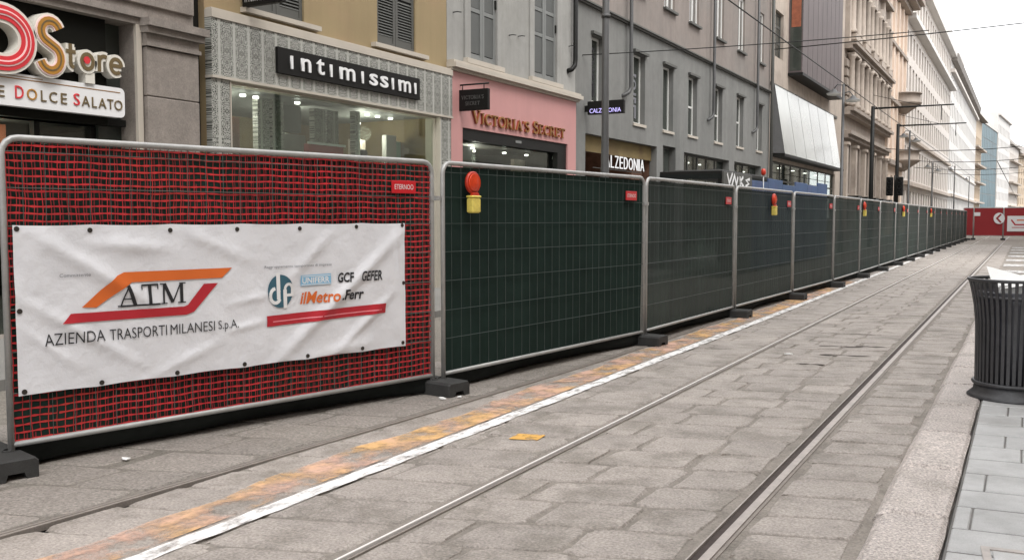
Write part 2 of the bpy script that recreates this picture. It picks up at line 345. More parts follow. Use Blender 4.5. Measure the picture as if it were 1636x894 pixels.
def serif(s, u0, u1, v0, v1, yf, depth, m, parent, name="lettering", fn=None, small=1.0, each=False):
    """seriffed capitals drawn as strokes"""
    tot = 0; lay = []
    first = True
    for c in s:
        if c == ' ': tot += .4; first = True; continue
        k = 1.0 if first else small; first = False
        lay.append((c, tot, k)); tot += SERIF[c][0] * k + .08
    sx = (u1 - u0) / (tot - .08); b = MB(); out = []
    for c, x, k in lay:
        for path, w in SERIF[c][1]:
            zz = (v1 - v0) * k
            P = [(u0 + (x + p[0] * k) * sx, v0 + p[1] * zz) for p in path]
            if fn and len(P) == 2: P = [(P[0][0] + (P[1][0] - P[0][0]) * q / 8, P[0][1] + (P[1][1] - P[0][1]) * q / 8) for q in range(9)]
            sc = (sx + (v1 - v0)) / 2 * k
            ww = [q * sc for q in w] if isinstance(w, list) else w * sc
            b.ribbon(P, ww, yf, yf + max(depth, .0012))
        if each: out.append(b.build(name, m, parent)); b = MB()
    if each: return out
    if fn: b.v = [(p[0], p[1] + fn(p[0], p[2]), p[2]) for p in b.v]
    return b.build(name, m, parent)

# ---------------------------------------------------------------- setting: ground, road, rails, kerb, pavement
structure(MB().poly([(-1500, -600, -.05), (1500, -600, -.05), (1500, 3000, -.05), (-1500, 3000, -.05)]).build('ground', M['ground']))
def railx(y): return -4.09 - .36 * max(0.0, (11.0 - y) / 8.2) ** 1.6
# the road: joint mortar under the setts, rough granite bed on the fence side of the first rail
road = structure(MB().poly([(-4.3, -6, -.009), (-.6, -6, -.009), (-.6, 140, -.009), (-4.3, 140, -.009)]).build('road', M['mortar']))
b = MB()
ys = [-6 + i for i in range(24)] + [20, 140]
for i in range(len(ys) - 1):
    y0, y1 = ys[i], ys[i + 1]
    b.poly([(-8.2, y0, -.004), (railx(y0) - .03, y0, -.004), (railx(y1) - .03, y1, -.004), (-8.2, y1, -.004)])
structure(b.build('tramway', M['bed']))
structure(MB().box(-11.0, -8.2, -12, 260, -.04, .10).build('pavement', M['pave']))
def sett(x0, x1, ya, yb, sk, xref, n=20, seed=0, h=.011):
    """one sett: irregular rounded outline, skewed course, chamfered top"""
    rnd = random.Random(seed); cx, cy = (x0 + x1) / 2, (ya + yb) / 2; hx, hy = (x1 - x0) / 2, (yb - ya) / 2
    out = []
    for j in range(n):
        a = 2 * math.pi * (j + .5) / n; c, s_ = math.cos(a), math.sin(a)
        e = .22
        px = hx * math.copysign(abs(c) ** e, c); py = hy * math.copysign(abs(s_) ** e, s_)
        px += rnd.uniform(-.016, .012); py += rnd.uniform(-.016, .014)
        out.append((cx + px, cy + py))
    tilt = rnd.uniform(-.004, .004); dz = rnd.uniform(-.003, .002)
    def P(x, y, z, k): 
        xx = cx + (x - cx) * k; yy = cy + (y - cy) * k
        return (xx, yy + sk * (xx - xref), z)
    b = MB()
    b.loft([[P(x, y, -.012, 1.03) for x, y in out], [P(x, y, -.004, 1.0) for x, y in out], [P(x, y, dz + tilt * (x - cx) / hx, .972) for x, y in out]])
    b.poly([P(x, y, dz + tilt * (x - cx) / hx, .972) for x, y in out])
    return b
def ease(y): return .3 if y < 9 else max(.12, .3 - (y - 9) * .02)
far = MB(); cnt = 0
def lay(strips, depth, y0, y1, xref, sm='stone'):
    global far, cnt
    y = y0; k = 0
    while y < y1:
        d = depth * random.uniform(.88, 1.12)
        for x0, x1 in strips(y, k):
            st = sett(x0, x1, y + .014, y + d - .014, ease(y), xref, 20 if y < 9 else 12, seed=cnt)
            cnt += 1
            if y < 17: st.build('sett', M[sm], road)
            else: far.f += [tuple(i + len(far.v) for i in f) for f in st.f]; far.sm += st.sm; far.v += st.v
        y += d; k += 1
def stripA(y, k):
    l = railx(y) + .06; m_ = -3.5 + (k % 2) * .16 + random.uniform(-.05, .05)
    return [(l, m_ - .02), (m_ + .02, -2.82)]
def stripB(y, k):
    e = [-2.70, -2.26 + (k % 2) * .2, -1.80 + (k % 2) * .2, -1.385]
    e[1] += random.uniform(-.05, .05); e[2] += random.uniform(-.05, .05)
    if k % 2: e = [-2.70, -2.44 + random.uniform(-.04, .04), e[1] + .18, -1.385]
    return [(e[i] + .018, e[i + 1] - .018) for i in range(len(e) - 1)]
def stripC(y, k): return [(-1.19 + random.uniform(0, .03), -.68 + random.uniform(-.05, .01))]
lay(stripA, .47, 2.3, 62, -3.4); lay(stripB, .43, 2.6, 62, -2.0); lay(stripC, .37, 3.2, 62, -.95)
def stripD(y, k):
    l = railx(y) - .05; o = []; w0 = .5 + .22 * (k % 2)
    x = l
    while x > -6.3: o.append((x - w0 + .03, x)); x -= w0; w0 = random.uniform(.55, .8)
    return o[:4] if y < 8.5 else o[:1]
lay(stripD, .50, 1.6, 13.5, -4.6, 'bedstone')
far.build('sett', M['stone'], road, kind='stuff')
# tram rails: head, groove and the lip on the other side of the groove
def rail(label, xf, spec, y1=130, y0=-5):
    t = thing('tram_rail', label, 'rail', (0, 0, 0), group='tram rails in the paving')
    yy = [y0 + i * .5 for i in range(50)] + [20 + 10 * i for i in range(12)]
    yy = [y for y in yy if y <= y1]
    for nm, a, c, z, m in spec:
        b = MB()
        b.loft([[(xf(y) + a, y, -.03), (xf(y) + a, y, z), (xf(y) + c, y, z), (xf(y) + c, y, -.03)] for y in yy], cap=True)
        b.build(nm, m, t)
    return t
rail('thin polished rail in the setts beside the white line', lambda y: -2.745, [('rail_lip', -.034, -.009, .002, M['raildull']), ('rail_head', -.0085, .006, .009, M['skysheen']), ('groove', .0065, .021, -.008, M['raildark']), ('rail_edge', .0215, .034, .001, M['raildull'])])
rail('broad grooved rail nearest the kerb with a pale worn head', lambda y: -1.305, [('rail_lip', -.032, -.0245, .005, M['rail']), ('groove', -.024, .020, -.008, M['raildark']), ('rail_head', .0205, .066, .004, M['rail']), ('rail_edge', .0665, .085, -.004, M['raildull'])])
rail('dull rail curving in under the fence beside the orange paint', railx, [('rail_lip', -.03, -.012, .001, M['raildull']), ('groove', -.0115, .004, -.007, M['raildark']), ('rail_head', .0045, .03, .003, M['raildull'])], y1=70)
# paint
b = MB()
yy = [1.5 + i * .06 for i in range(500)] + [32 + 4 * i for i in range(12)]
random.seed(3)
def wl_x(y): return -3.555 - .006 * max(0, y - 16)
for i in range(len(yy) - 1):
    def ed(y, s): return wl_x(y) + s * (.058 + .004 * math.sin(y * 5.3 + s) + .0035 * math.sin(y * 13 + 2 * s) + .003 * math.sin(y * 29 + 5 * s))
    b.poly([(ed(yy[i], -1), yy[i], .0075), (ed(yy[i], 1), yy[i], .0075), (ed(yy[i + 1], 1), yy[i + 1], .0075), (ed(yy[i + 1], -1), yy[i + 1], .0075)])
structure(b.build('white_line', M['white_paint']))
b = MB()
for i in range(230):
    y0, y1 = 1.5 + .1 * i, 1.6 + .1 * i
    e = lambda y: -3.97 + .035 * math.sin(y * 2.3) + .02 * math.sin(y * 7.1)
    b.poly([(e(y0), y0, .0062), (-3.645, y0, .0062), (-3.645, y1, .0062), (e(y1), y1, .0062)])
structure(b.build('orange_line', M['orange_paint']))
structure(MB().poly([(-3.20, 5.80, .0065), (-3.0, 5.86, .0065), (-3.02, 6.04, .0065), (-3.22, 5.98, .0065)]).build('orange_mark', worn('orange_patch_paint', s2l(212, 164, 84), .44, 9)))
b = MB()
for i in range(7):
    y0 = 30.5 + i * 4.2
    b.poly([(-.62, y0, .0075), (.9, y0, .0075), (.9, y0 + 1.5, .0075), (-.62, y0 + 1.5, .0075)])
structure(b.build('crossing', M['zebra']))
structure(MB().poly([(-.6, 28, -.006), (40, 28, -.006), (40, 140, -.006), (-.6, 140, -.006)]).build('side_street', M['mortar']))
b = MB()
for x, y, l, w in ((-1.95, 12.0, .5, .05), (-1.62, 12.15, .35, .07), (-1.78, 11.25, .55, .045), (-1.9, 13.4, .3, .05), (-2.0, 10.4, .3, .03)):
    pts = [(x + l * (q / 6 - .5), y + w * (.6 + .4 * math.sin(q * 2.1 + x)) + .14 * l * (q / 6 - .5)) for q in range(7)] + [(x + l * (q / 6 - .5), y - w * (.5 + .5 * math.cos(q * 1.7 + y)) + .14 * l * (q / 6 - .5)) for q in range(6, -1, -1)]
    b.poly([(p[0], p[1], .0055) for p in pts][::-1])
structure(b.build('road_patch', mat('tar_patch', s2l(84, 78, 72), .9, var=.3, scale=9)))
# kerb of pale granite blocks
kerb = structure(MB().box(-.645, -.285, -2, 28, -.04, -.002).build('kerb', M['joint']))
random.seed(11)
y = 2.03
while y < 27:
    l = 1.06 + random.uniform(-.06, .08) if y > 2.1 else 1.06
    bb = MB(); x0, x1 = -.635 + random.uniform(-.012, .008), -.298 + random.uniform(-.006, .006); h = .058 + random.uniform(-.006, .006); g = .013
    prof = [(x0 - .02, -.01), (x0, .02), (x0 + .03, h - .008), (x0 + .06, h), (x1 - .02, h), (x1, h - .014), (x1, -.01)]
    rings = []
    for yy_, k in ((y + g, .6), (y + g + .025, 1), (y + l * .35, 1.0), (y + l * .7, 1.02), (y + l - g - .025, 1), (y + l - g, .6)):
        rings.append([(px + random.uniform(-.004, .004), yy_ + .1 * (px + .47), pz * (k if pz > .03 else 1)) for px, pz in prof])
    bb.loft(rings, cap=True); bb.build('kerb_stone', M['kerb'], kerb); y += l
# pavement slabs beyond the kerb
structure(MB().box(2.3, 6.02, -2, 27.99, -.03, .0525).build('sidewalk', M['paver']))
foot = structure(MB().box(-.285, 6, -2, 28, -.04, .049).build('sidewalk', M['joint']))
random.seed(5)
def slab_mesh(l, d):
    return MB().cbox(0, l, 0, d, .0, .054, .006)
rows = [3.52, 3.92, 4.30, 4.68, 5.05, 5.45, 5.80, 6.20]
while rows[-1] < 26: rows.append(rows[-1] + .385)
slabcache = {}
first = {5.05: .08, 5.45: .33, 4.68: .62, 4.30: .24}
for i in range(len(rows) - 1):
    x = -.275; d = round(rows[i + 1] - rows[i] - .020, 3); n = 0
    while x < 2.4:
        l = first.get(rows[i], random.choice([.12, .2, .3, .4])) if n == 0 else random.choice([.5, .56, .62])
        key = (round(l, 2), d)
        if key not in slabcache:
            bb = slab_mesh(l - .008, d); bb.v = [(p[0], p[1] + .1 * p[0], p[2]) for p in bb.v]; slabcache[key] = bb.mesh('paving_slab', M['paver'])
        link('paving_slab', slabcache[key], foot, loc=(x, rows[i] + .1 * (x + .3), random.uniform(-.001, .001)))
        x += l; n += 1
# inspection cover at the corner of the frame
t = thing('inspection_cover', 'steel-edged inspection cover set into the slabs by the kerb', 'manhole cover', (-.08, 4.20, .056), R(5.7))
b = MB()
for a in ((0, .62, 0, .035), (0, .62, .565, .60), (0, .035, .035, .565), (.585, .62, .035, .565)): b.box(a[0], a[1], a[2], a[3], -.004, .006)
b.build('frame', M['rail'], t); MB().cbox(.045, .575, .045, .555, -.004, .004, .003).build('cover_plate', M['paver'], t)

# ---------------------------------------------------------------- fence
HUE = 1
def frame_path(Lp, H=2.075, r=.10, x0=.022):
    pts = [(x0, 0, .05), (x0, 0, H - r)]
    pts += [(x0 + r - r * math.cos(R(a)), 0, H - r + r * math.sin(R(a))) for a in (22, 45, 68)]
    pts += [(x0 + r, 0, H), (Lp - x0 - r, 0, H)]
    pts += [(Lp - x0 - r + r * math.sin(R(a)), 0, H - r + r * math.cos(R(a))) for a in (22, 45, 68)]
    pts += [(Lp - x0, 0, H - r), (Lp - x0, 0, .05)]
    return pts
M['wire2'] = mat('dull_fence_wire', s2l(60, 66, 64), .6, metal=.1)
def fence_panel(label, Lp, screen, net=False, tagged=True, group='screened fence panels along the tram track', hmat=None, wm='wire'):
    t = thing('site_fence', label, 'fence panel', group=group)
    MB().tube(frame_path(Lp), .021, 10).build('frame', M['galv'], t)
    MB().tube([(.03, 0, .165), (Lp - .03, 0, .165)], .019, 10).build('bottom_rail', M['galv'], t)
    b = MB(); nv = int(Lp / .138)
    for i in range(1, nv):
        x = Lp * i / nv; b.loft([[(x - .0022, -.004, z), (x + .0022, -.004, z), (x, -.0085, z)] for z in (.165, 2.07)])
    for z in (.486, .744, 1.012, 1.274, 1.529, 1.766, 1.99):
        b.loft([[(x, -.0095, z - .003), (x, -.0095, z + .003), (x, -.0145, z)] for x in (.03, Lp - .03)])
    b.build('wire_mesh', M[wm], t, kind='stuff')
    b = MB(); nx, nz = 26, 16
    rnd = random.Random(label); ph = [rnd.uniform(0, 6.28) for _ in range(6)]
    def dy(u, v): return .012 + .008 * math.sin(u * 3.1 + ph[0]) * math.sin(v * 2.3 + ph[1]) + .003 * math.sin(u * 7.7 + v * 1.3 + ph[2]) + .002 * math.sin(u * 19 + ph[3]) * (1.2 - .5 * v)
    for i in range(nx):
        for j in range(nz):
            q = []
            for a, c in ((0, 0), (1, 0), (1, 1), (0, 1)):
                u = .045 + (Lp - .09) * (i + a) / nx; v = .17 + 1.875 * (j + c) / nz; q.append((u, dy(u, v), v))
            b.poly(q, True)
    b.build('screen', screen, t)
    b = MB(); n = 30
    rows_ = []
    for i in range(n + 1):
        u = .04 + (Lp - .08) * i / n; s = math.sin(math.pi * i / n)
        w = .012 * math.sin(u * 5 + ph[3]) + .02 * math.sin(u * 2.1 + ph[4])
        rows_.append([(u, .02, .175), (u, .03 + .03 * s + w, .10), (u, .02 + .10 * s + w, .03), (u, .05 + .2 * s + 2 * w, .012), (u, .26 + .1 * s, .006)])
    b.loft(rows_, closed=False, smooth=True); b.build('screen_hem', hmat or M['hem'], t)
    b = MB().box(Lp - .05, Lp + .06, -.03, .03, 1.735, 1.775); b.box(Lp - .01, Lp + .02, -.045, -.03, 1.74, 1.77); b.build('clamp', M['galv'], t)
    if net:
        def wob(u, v): return .0025 * math.sin(u * 9 + v * 5) + .002 * math.sin(u * 23 + v * 11)
        for lay_, (yo, off, hh0, mm) in enumerate(((-.0012, 0, .0055, 'net'), (.0065, .021, .0048, 'netback'))):
            b = MB(); z = .185 + off
            while z < 2.05 and not lay_:
                P = []
                for i in range(110):
                    u = .035 + (Lp - .07) * i / 109
                    dz = wob(u, z) + .006 * math.sin(u * 1.7 + z * 2 + lay_) * (z / 2)
                    hh = hh0 * (1 + .45 * math.sin(u * 120 + z * 40))
                    yb = yo - .003 * math.sin(u * 6 + z * 9) * (1 - lay_)
                    P.append([(u, yb, z + dz - hh), (u, yb, z + dz + hh)])
                b.loft(P, closed=False); z += .0475
            u = .045 + off; k = 0
            while u < Lp - .04:
                P = []; ww = (.0016 if k % 2 else .0024) if not lay_ else .0036
                for i in range(40):
                    v = .175 + 1.88 * i / 39; du = wob(v * 1.3, u) * 1.2
                    P.append([(u + du - ww, yo - .0007, v), (u + du + ww, yo - .0007, v)])
                b.loft(P, closed=False); u += .052; k += 1
            if lay_: b.build('inner_net', M[mm], t, kind='stuff')
            else: keep = b
        b = keep
        b.build('safety_net', M['net'], t, kind='stuff')
    if tagged:
        x = Lp - .50 if net else Lp - .52
        g = MB().cbox(x, x + .27, -.026, -.0185, 1.79, 1.90, .003).build('name_tag', M['tagred'], t)
        text('ETERNOO', x + .03, x + .24, 1.825, 1.868, -.0275, 0, M['w_ink'], g)
    return t
ORD = ['first', 'second', 'third', 'fourth', 'fifth', 'sixth', 'seventh', 'eighth', 'ninth', 'tenth', 'eleventh', 'twelfth', 'thirteenth', 'fourteenth', 'fifteenth', 'sixteenth', 'seventeenth', 'eighteenth']
def place(o, p, q):
    o.location = (p[0], p[1], 0); o.rotation_euler = (0, 0, math.atan2(q[1] - p[1], q[0] - p[0]))
P0, P1 = (-5.535, 3.56), (-4.655, 7.05)
p1 = fence_panel('fence panel covered in red safety net behind the white banner', math.dist(P0, P1), M['screen'], net=True, wm='wire3'); place(p1, P0, P1)
P2, P3 = (-4.62, 7.12), (-4.16, 11.03)
p2 = fence_panel('green-screened fence panel beside the red-netted one, near lamp on it', math.dist(P2, P3), M['screen']); place(p2, P2, P3)
pl = fence_panel('dark fence panel cut off at the frame edge beyond the banner', 3.55, M['screen'], tagged=False, net=True)
place(pl, (-6.35, .02), (-5.575, 3.48))
joints = []; y = 11.10; x = -4.17
def fx(y):
    return -4.17 + (.32 * (y - 11.1) / 11.6 if y < 22.7 else .32) + (.0015 * (y - 22.7) if y > 22.7 else 0)
protos = []; plist = []
for k in range(17):
    a = (fx(y), y); c = (fx(y + 3.72), y + 3.72)
    lab = '%s green-screened fence panel along the track past the red-netted one' % ORD[k + 1]
    if k < 3:
        o = fence_panel(lab, 3.70, M['screen2'], wm='wire2'); protos.append(o)
    else:
        o = copy_tree(protos[(k * 2 + k // 3) % 3]); o['label'] = lab
    place(o, a, c); plist.append((a, c)); joints.append(a); y += 3.76
endy = y
# feet
def foot_block(label):
    t = thing('rubber_block', label, 'fence foot', group='rubber feet under the fence posts')
    b = MB(); w = .135; h = .125
    prof = [(-w, 0), (-w, h - .02), (-w + .02, h), (w - .02, h), (w, h - .02), (w, 0), (.065, 0), (.05, .042), (-.05, .042), (-.065, 0)]
    def ring(y, k, dz): return [(px * k, y, pz * (k if pz > .06 else 1)) for px, pz in prof]
    rings = [ring(-.27, .95, 0), ring(-.255, 1, 0), ring(.40, 1, 0), ring(.415, .95, 0)]
    b.loft(rings)
    for rg, rev in ((rings[0], False), (rings[-1], True)):
        for f in ((0, 1, 2, 8, 9), (2, 3, 7, 8), (3, 4, 5, 6, 7)):
            pts = [rg[i] for i in f]; b.poly(pts[::-1] if rev else pts)
    b.build('block', M['rubber'], t)
    b = MB()
    for sx in (-.045, .045): b.lathe([(.034, h - .001), (.034, h + .012), (.024, h + .012)], 10, (sx, 0))
    b.build('socket', M['rubber'], t)
    return t
fj = [((-5.555, 3.52), R(76)), ((-4.64, 7.085), R(79)), ((-4.165, 11.065), R(84))] + [((j[0], j[1] - .03), R(88)) for j in joints[1:]] + [((fx(endy), endy - .03), R(90))]
flab = ['black rubber foot at the frame edge under the left end of the banner', 'black rubber foot between the red-netted panel and the first green panel'] + ['black rubber foot between the %s and %s green-screened panels' % (ORD[i], ORD[i + 1]) for i in range(17)] + ['black rubber foot where the green fence meets the red hoarding']
f0 = None
for (p, a), lb in zip(fj, flab):
    if f0 is None: f0 = foot_block(lb); o = f0
    else: o = copy_tree(f0); o['label'] = lb
    o.location = (p[0], p[1], 0); o.rotation_euler = (0, 0, a)
# site lamps clipped on the mesh
def site_lamp(label):
    t = thing('warning_lamp', label, 'warning lamp', group='amber warning lamps on the fence')
    def disc(y, r): return [(r * math.cos(2 * math.pi * j / 20), y, .225 + r * math.sin(2 * math.pi * j / 20)) for j in range(20)]
    b = MB(); b.loft([disc(-.03, .098), disc(-.036, .104), disc(-.058, .104), disc(-.066, .096)], cap=True, smooth=True); b.build('lens_ring', M['lens'], t)
    b = MB(); b.loft([disc(-.0665, .086), disc(-.078, .080), disc(-.074, .074), disc(-.084, .066), disc(-.080, .058), disc(-.089, .048), disc(-.085, .038), disc(-.092, .026), disc(-.090, .010)], cap=True, smooth=True); b.build('lens', mat('lens_front', s2l(214, 66, 28), .18, var=.12, scale=30), t)
    bb = MB().cbox(-.062, .062, -.095, -.02, -.055, .085, .012)
    bb.build('battery_box', M['yel'], t)
    MB().cbox(-.066, .066, -.099, -.018, .086, .106, .006).build('lid', mat('yellow_lid', s2l(224, 206, 96), .4), t)
    MB().box(-.03, .03, -.0175, -.002, -.02, .26).build('bracket', M['black'], t)
    MB().loft([[(-.05, -.09, .108), (.05, -.09, .108), (.05, -.05, .108), (-.05, -.05, .108)], [(-.035, -.085, .135), (.035, -.085, .135), (.035, -.06, .135), (-.035, -.06, .135)]]).build('neck', M['lens'], t)
    return t
lamps = [(P2, P3, .39, 'red and yellow warning lamp on the first green panel'),
         (plist[1][0], plist[1][1], 2.08, 'red and yellow warning lamp on the third green panel, second nearest'),
         (plist[4][0], plist[4][1], .30, 'red and yellow warning lamp third along the green fence'),
         (plist[6][0], plist[6][1], 1.7, 'red and yellow warning lamp fourth along the green fence'),
         (plist[9][0], plist[9][1], 1.0, 'small far red lamp fifth along the green fence')]
l0 = None
for p, q, u, lb in lamps:
    if l0 is None: l0 = site_lamp(lb); o = l0
    else: o = copy_tree(l0); o['label'] = lb
    a = math.atan2(q[1] - p[1], q[0] - p[0]); o.rotation_euler = (0, 0, a)
    o.location = (p[0] + math.cos(a) * u + math.sin(a) * .012, p[1] + math.sin(a) * u - math.cos(a) * .012, 1.68)
# ---------------------------------------------------------------- banner
bn = thing('banner', 'white vinyl banner with orange and red stripes tied to the red net', 'banner'); place(bn, P0, P1)
CR = [(.15, 1.50, 1.0, .95, .05, .016), (1.9, .45, 3.25, 1.5, .055, .02), (.05, 1.1, .9, .55, .04, .012), (2.5, .5, 3.1, .95, .04, .014), (1.15, 1.5, 1.75, 1.25, .05, .010),
      (.5, 1.42, 1.1, 1.36, .05, .012), (1.5, .75, 1.85, .8, .03, .008), (1.55, .95, 1.9, 1.0, .03, .007), (2.0, 1.05, 2.5, 1.5, .05, .009), (2.9, .55, 2.2, .47, .05, .010),
      (.08, .9, .45, .6, .03, .008), (.9, .47, 1.5, .7, .04, .008), (3.1, 1.5, 3.2, .9, .03, .008)]
def ban(u, v):
    d = 0
    for x0, z0, x1, z1, w, a in CR:
        dx, dz = x1 - x0, z1 - z0; L2 = dx * dx + dz * dz
        t = max(0, min(1, ((u - x0) * dx + (v - z0) * dz) / L2)); px, pz = u - x0 - t * dx, v - z0 - t * dz
        sd_ = (px * dz - pz * dx) / math.sqrt(L2)
        fade = math.sin(math.pi * min(1, max(0, .08 + .84 * t)))
        d += 1.45 * a * fade * math.exp(-(px * px + pz * pz) / (w * w)) * (1 if True else sd_)
    d += .0025 * math.sin(u * 11 + v * 6) * math.sin(v * 13 - u * 2) + .0016 * math.sin(u * 31 + v * 17) + .004 * math.sin(u * 3.7 + v * 3)
    return -.034 - d
BU0, BU1, BV0, BV1 = .062, 3.228, .466, 1.538
b = MB(); nx, nz = 220, 80
for j in range(nz + 1):
    for i in range(nx + 1):
        u = BU0 + (BU1 - BU0) * i / nx; v = BV0 + (BV1 - BV0) * j / nz
        ev = 0
        if j in (0, nz): ev = .008 * abs(math.sin(u * 5.7)) * (1 if j == 0 else -1)
        b.v.append((u, ban(u, v), v + ev))
for j in range(nz):
    for i in range(nx):
        q = j * (nx + 1) + i; b.f.append((q, q + 1, q + nx + 2, q + nx + 1)); b.sm.append(True)
b.build('sheet', M['banner'], bn)
eye = MB(); eye.loft([[(r * math.cos(2 * math.pi * j / 12), -y, r * math.sin(2 * math.pi * j / 12)) for j in range(12)] for r, y in ((.017, .002), (.016, .006), (.009, .006))], cap=True); eyem = eye.mesh('eyelet', M['eyelet'])
for u, v in [(.085, 1.512), (.534, 1.50), (1.087, 1.495), (1.613, 1.497), (2.157, 1.498), (2.703, 1.508), (3.200, 1.517), (.097, .493), (.583, .49), (1.118, .49), (1.649, .491), (2.21, .493), (2.755, .497), (3.195, .502), (3.205, 1.02), (.085, 1.0)]:
    link('eyelet', eyem, bn, loc=(u, ban(u, v), v))
PF = lambda u, v: ban(u, v) - .0065
def printstrip(path, w, m, name='logo_stripe'):
    P = []
    for i in range(len(path) - 1):
        n = max(1, int(math.dist(path[i], path[i + 1]) / .03))
        P += [(path[i][0] + (path[i + 1][0] - path[i][0]) * k / n, path[i][1] + (path[i + 1][1] - path[i][1]) * k / n) for k in range(n)]
    P.append(path[-1]); b = MB(); b.ribbon(P, w, 0, .001)
    b.v = [(p[0], p[1] + PF(p[0], p[2]), p[2]) for p in b.v]; return b.build(name, m, bn)
def printquad(rows_, m, name):
    """printed band between two polylines of equal length"""
    b = MB(); lo, hi = rows_; P = []
    for i in range(len(lo) - 1):
        n = max(1, int(max(math.dist(lo[i], lo[i + 1]), math.dist(hi[i], hi[i + 1])) / .03))
        for k in range(n + (i == len(lo) - 2)):
            f = k / n
            P.append([(lo[i][0] + (lo[i + 1][0] - lo[i][0]) * f, lo[i][1] + (lo[i + 1][1] - lo[i][1]) * f), (hi[i][0] + (hi[i + 1][0] - hi[i][0]) * f, hi[i][1] + (hi[i + 1][1] - hi[i][1]) * f)])
    b.loft([[(p[0], PF(*p), p[1]) for p in ((a[0] + (c[0] - a[0]) * t, a[1] + (c[1] - a[1]) * t) for t in (0, .5, 1))] for a, c in P], closed=False, smooth=True)
    return b.build(name, m, bn)
printquad(([(.56, .991), (.775, 1.130), (.80, 1.146), (1.475, 1.146)], [(.466, .998), (.70, 1.196), (.75, 1.216), (1.56, 1.216)]), M['o_ink'], 'logo_stripe')
printquad(([(.336, .901), (1.19, .897), (1.25, .914), (1.441, 1.109)], [(.395, .962), (1.175, .957), (1.205, .966), (1.331, 1.109)]), M['r_ink'], 'logo_stripe')
serif('ATM', .705, 1.19, .985, 1.128, 0, 0, M['ink'], bn, fn=PF)
printstrip([(.72, .987), (1.0, .987)], .012, M['ink'], 'letter_underline')
for w_, a, c, z0, z1 in (('AZIENDA', .225, .612, .768, .842), ('TRASPORTI', .645, 1.045, .765, .838), ('MILANESI', 1.072, 1.408, .765, .836), ('S.p.A.', 1.436, 1.60, .752, .834)):
    text(w_, a, c, z0, z1, 0, 0, M['ink'], bn, fn=PF, bold=-.004, shear=0)
text('Committente', .333, .526, 1.200, 1.222, 0, 0, M['grey_ink'], bn, fn=PF)
text('Raggruppamento temporaneo di imprese', 1.836, 2.452, 1.192, 1.218, 0, 0, M['grey_ink'], bn, fn=PF)
# round emblem: teal disc with white interlaced strokes
b = MB(); b.loft([[(1.972 + .113 * k * math.cos(R(a)), PF(1.972 + .113 * k * math.cos(R(a)), 1.018 + .127 * k * math.sin(R(a))), 1.018 + .127 * k * math.sin(R(a))) for a in range(0, 360, 12)] for k in (1, .75, .5, .25, .02)], smooth=True)
em = b.build('emblem', M['t_ink'], bn)
for path, w in (([(1.953, 1.16), (1.953, .955)], .032), (arc(1.925, .985, .045, .055, 90, 330, 10), .026), ([(2.012, 1.03), (2.012, .885)], .032), (arc(2.045, 1.03, .033, .04, 180, 0, 8) + [(2.078, .985), (2.02, .985)], .022)):
    b = MB(); b.ribbon(path, w, -.0012, 0); b.v = [(p[0], p[1] + PF(p[0], p[2]), p[2]) for p in b.v]; b.build('emblem_stroke', M['w_ink'], em)
u = printquad(([(2.157, 1.047), (2.445, 1.049)], [(2.157, 1.131), (2.445, 1.135)]), M['b_ink'], 'printed_plate')
for z0 in (1.055, 1.122):
    b = MB(); b.ribbon([(2.165 + .0275 * i, z0) for i in range(11)], .006, -.001, 0); b.v = [(p[0], p[1] + PF(p[0], p[2]), p[2]) for p in b.v]; b.build('plate_rule', M['w_ink'], u)
text('UNIFERR', 2.172, 2.43, 1.066, 1.112, -.0012, 0, M['w_ink'], u, fn=PF, bold=.02)
text('GCF', 2.512, 2.668, 1.057, 1.137, 0, 0, M['ink'], bn, fn=PF, bold=.03, shear=.2)
text('GEFER', 2.737, 2.970, 1.057, 1.142, 0, 0, M['ink'], bn, fn=PF, bold=.02, shear=.1)
text('ilMetro', 2.150, 2.52, .905, 1.0, 0, 0, M['o_ink'], bn, fn=PF, bold=.02, shear=.25)
text('.Ferr', 2.535, 2.775, .912, .998, 0, 0, M['ink'], bn, fn=PF, bold=.025, shear=.12)
u = printquad(([(1.845, .753), (3.001, .778)], [(1.845, .835), (3.001, .859)]), M['r_ink'], 'printed_bar')
pr_ = mat('pale_red_print', s2l(226, 140, 150), .5)
b = MB(); b.ribbon([(1.90 + .0525 * i, .788 + .001 * i) for i in range(21)], .008, -.0012, 0); b.v = [(p[0], p[1] + PF(p[0], p[2]), p[2]) for p in b.v]; b.build('fine_print', pr_, u)

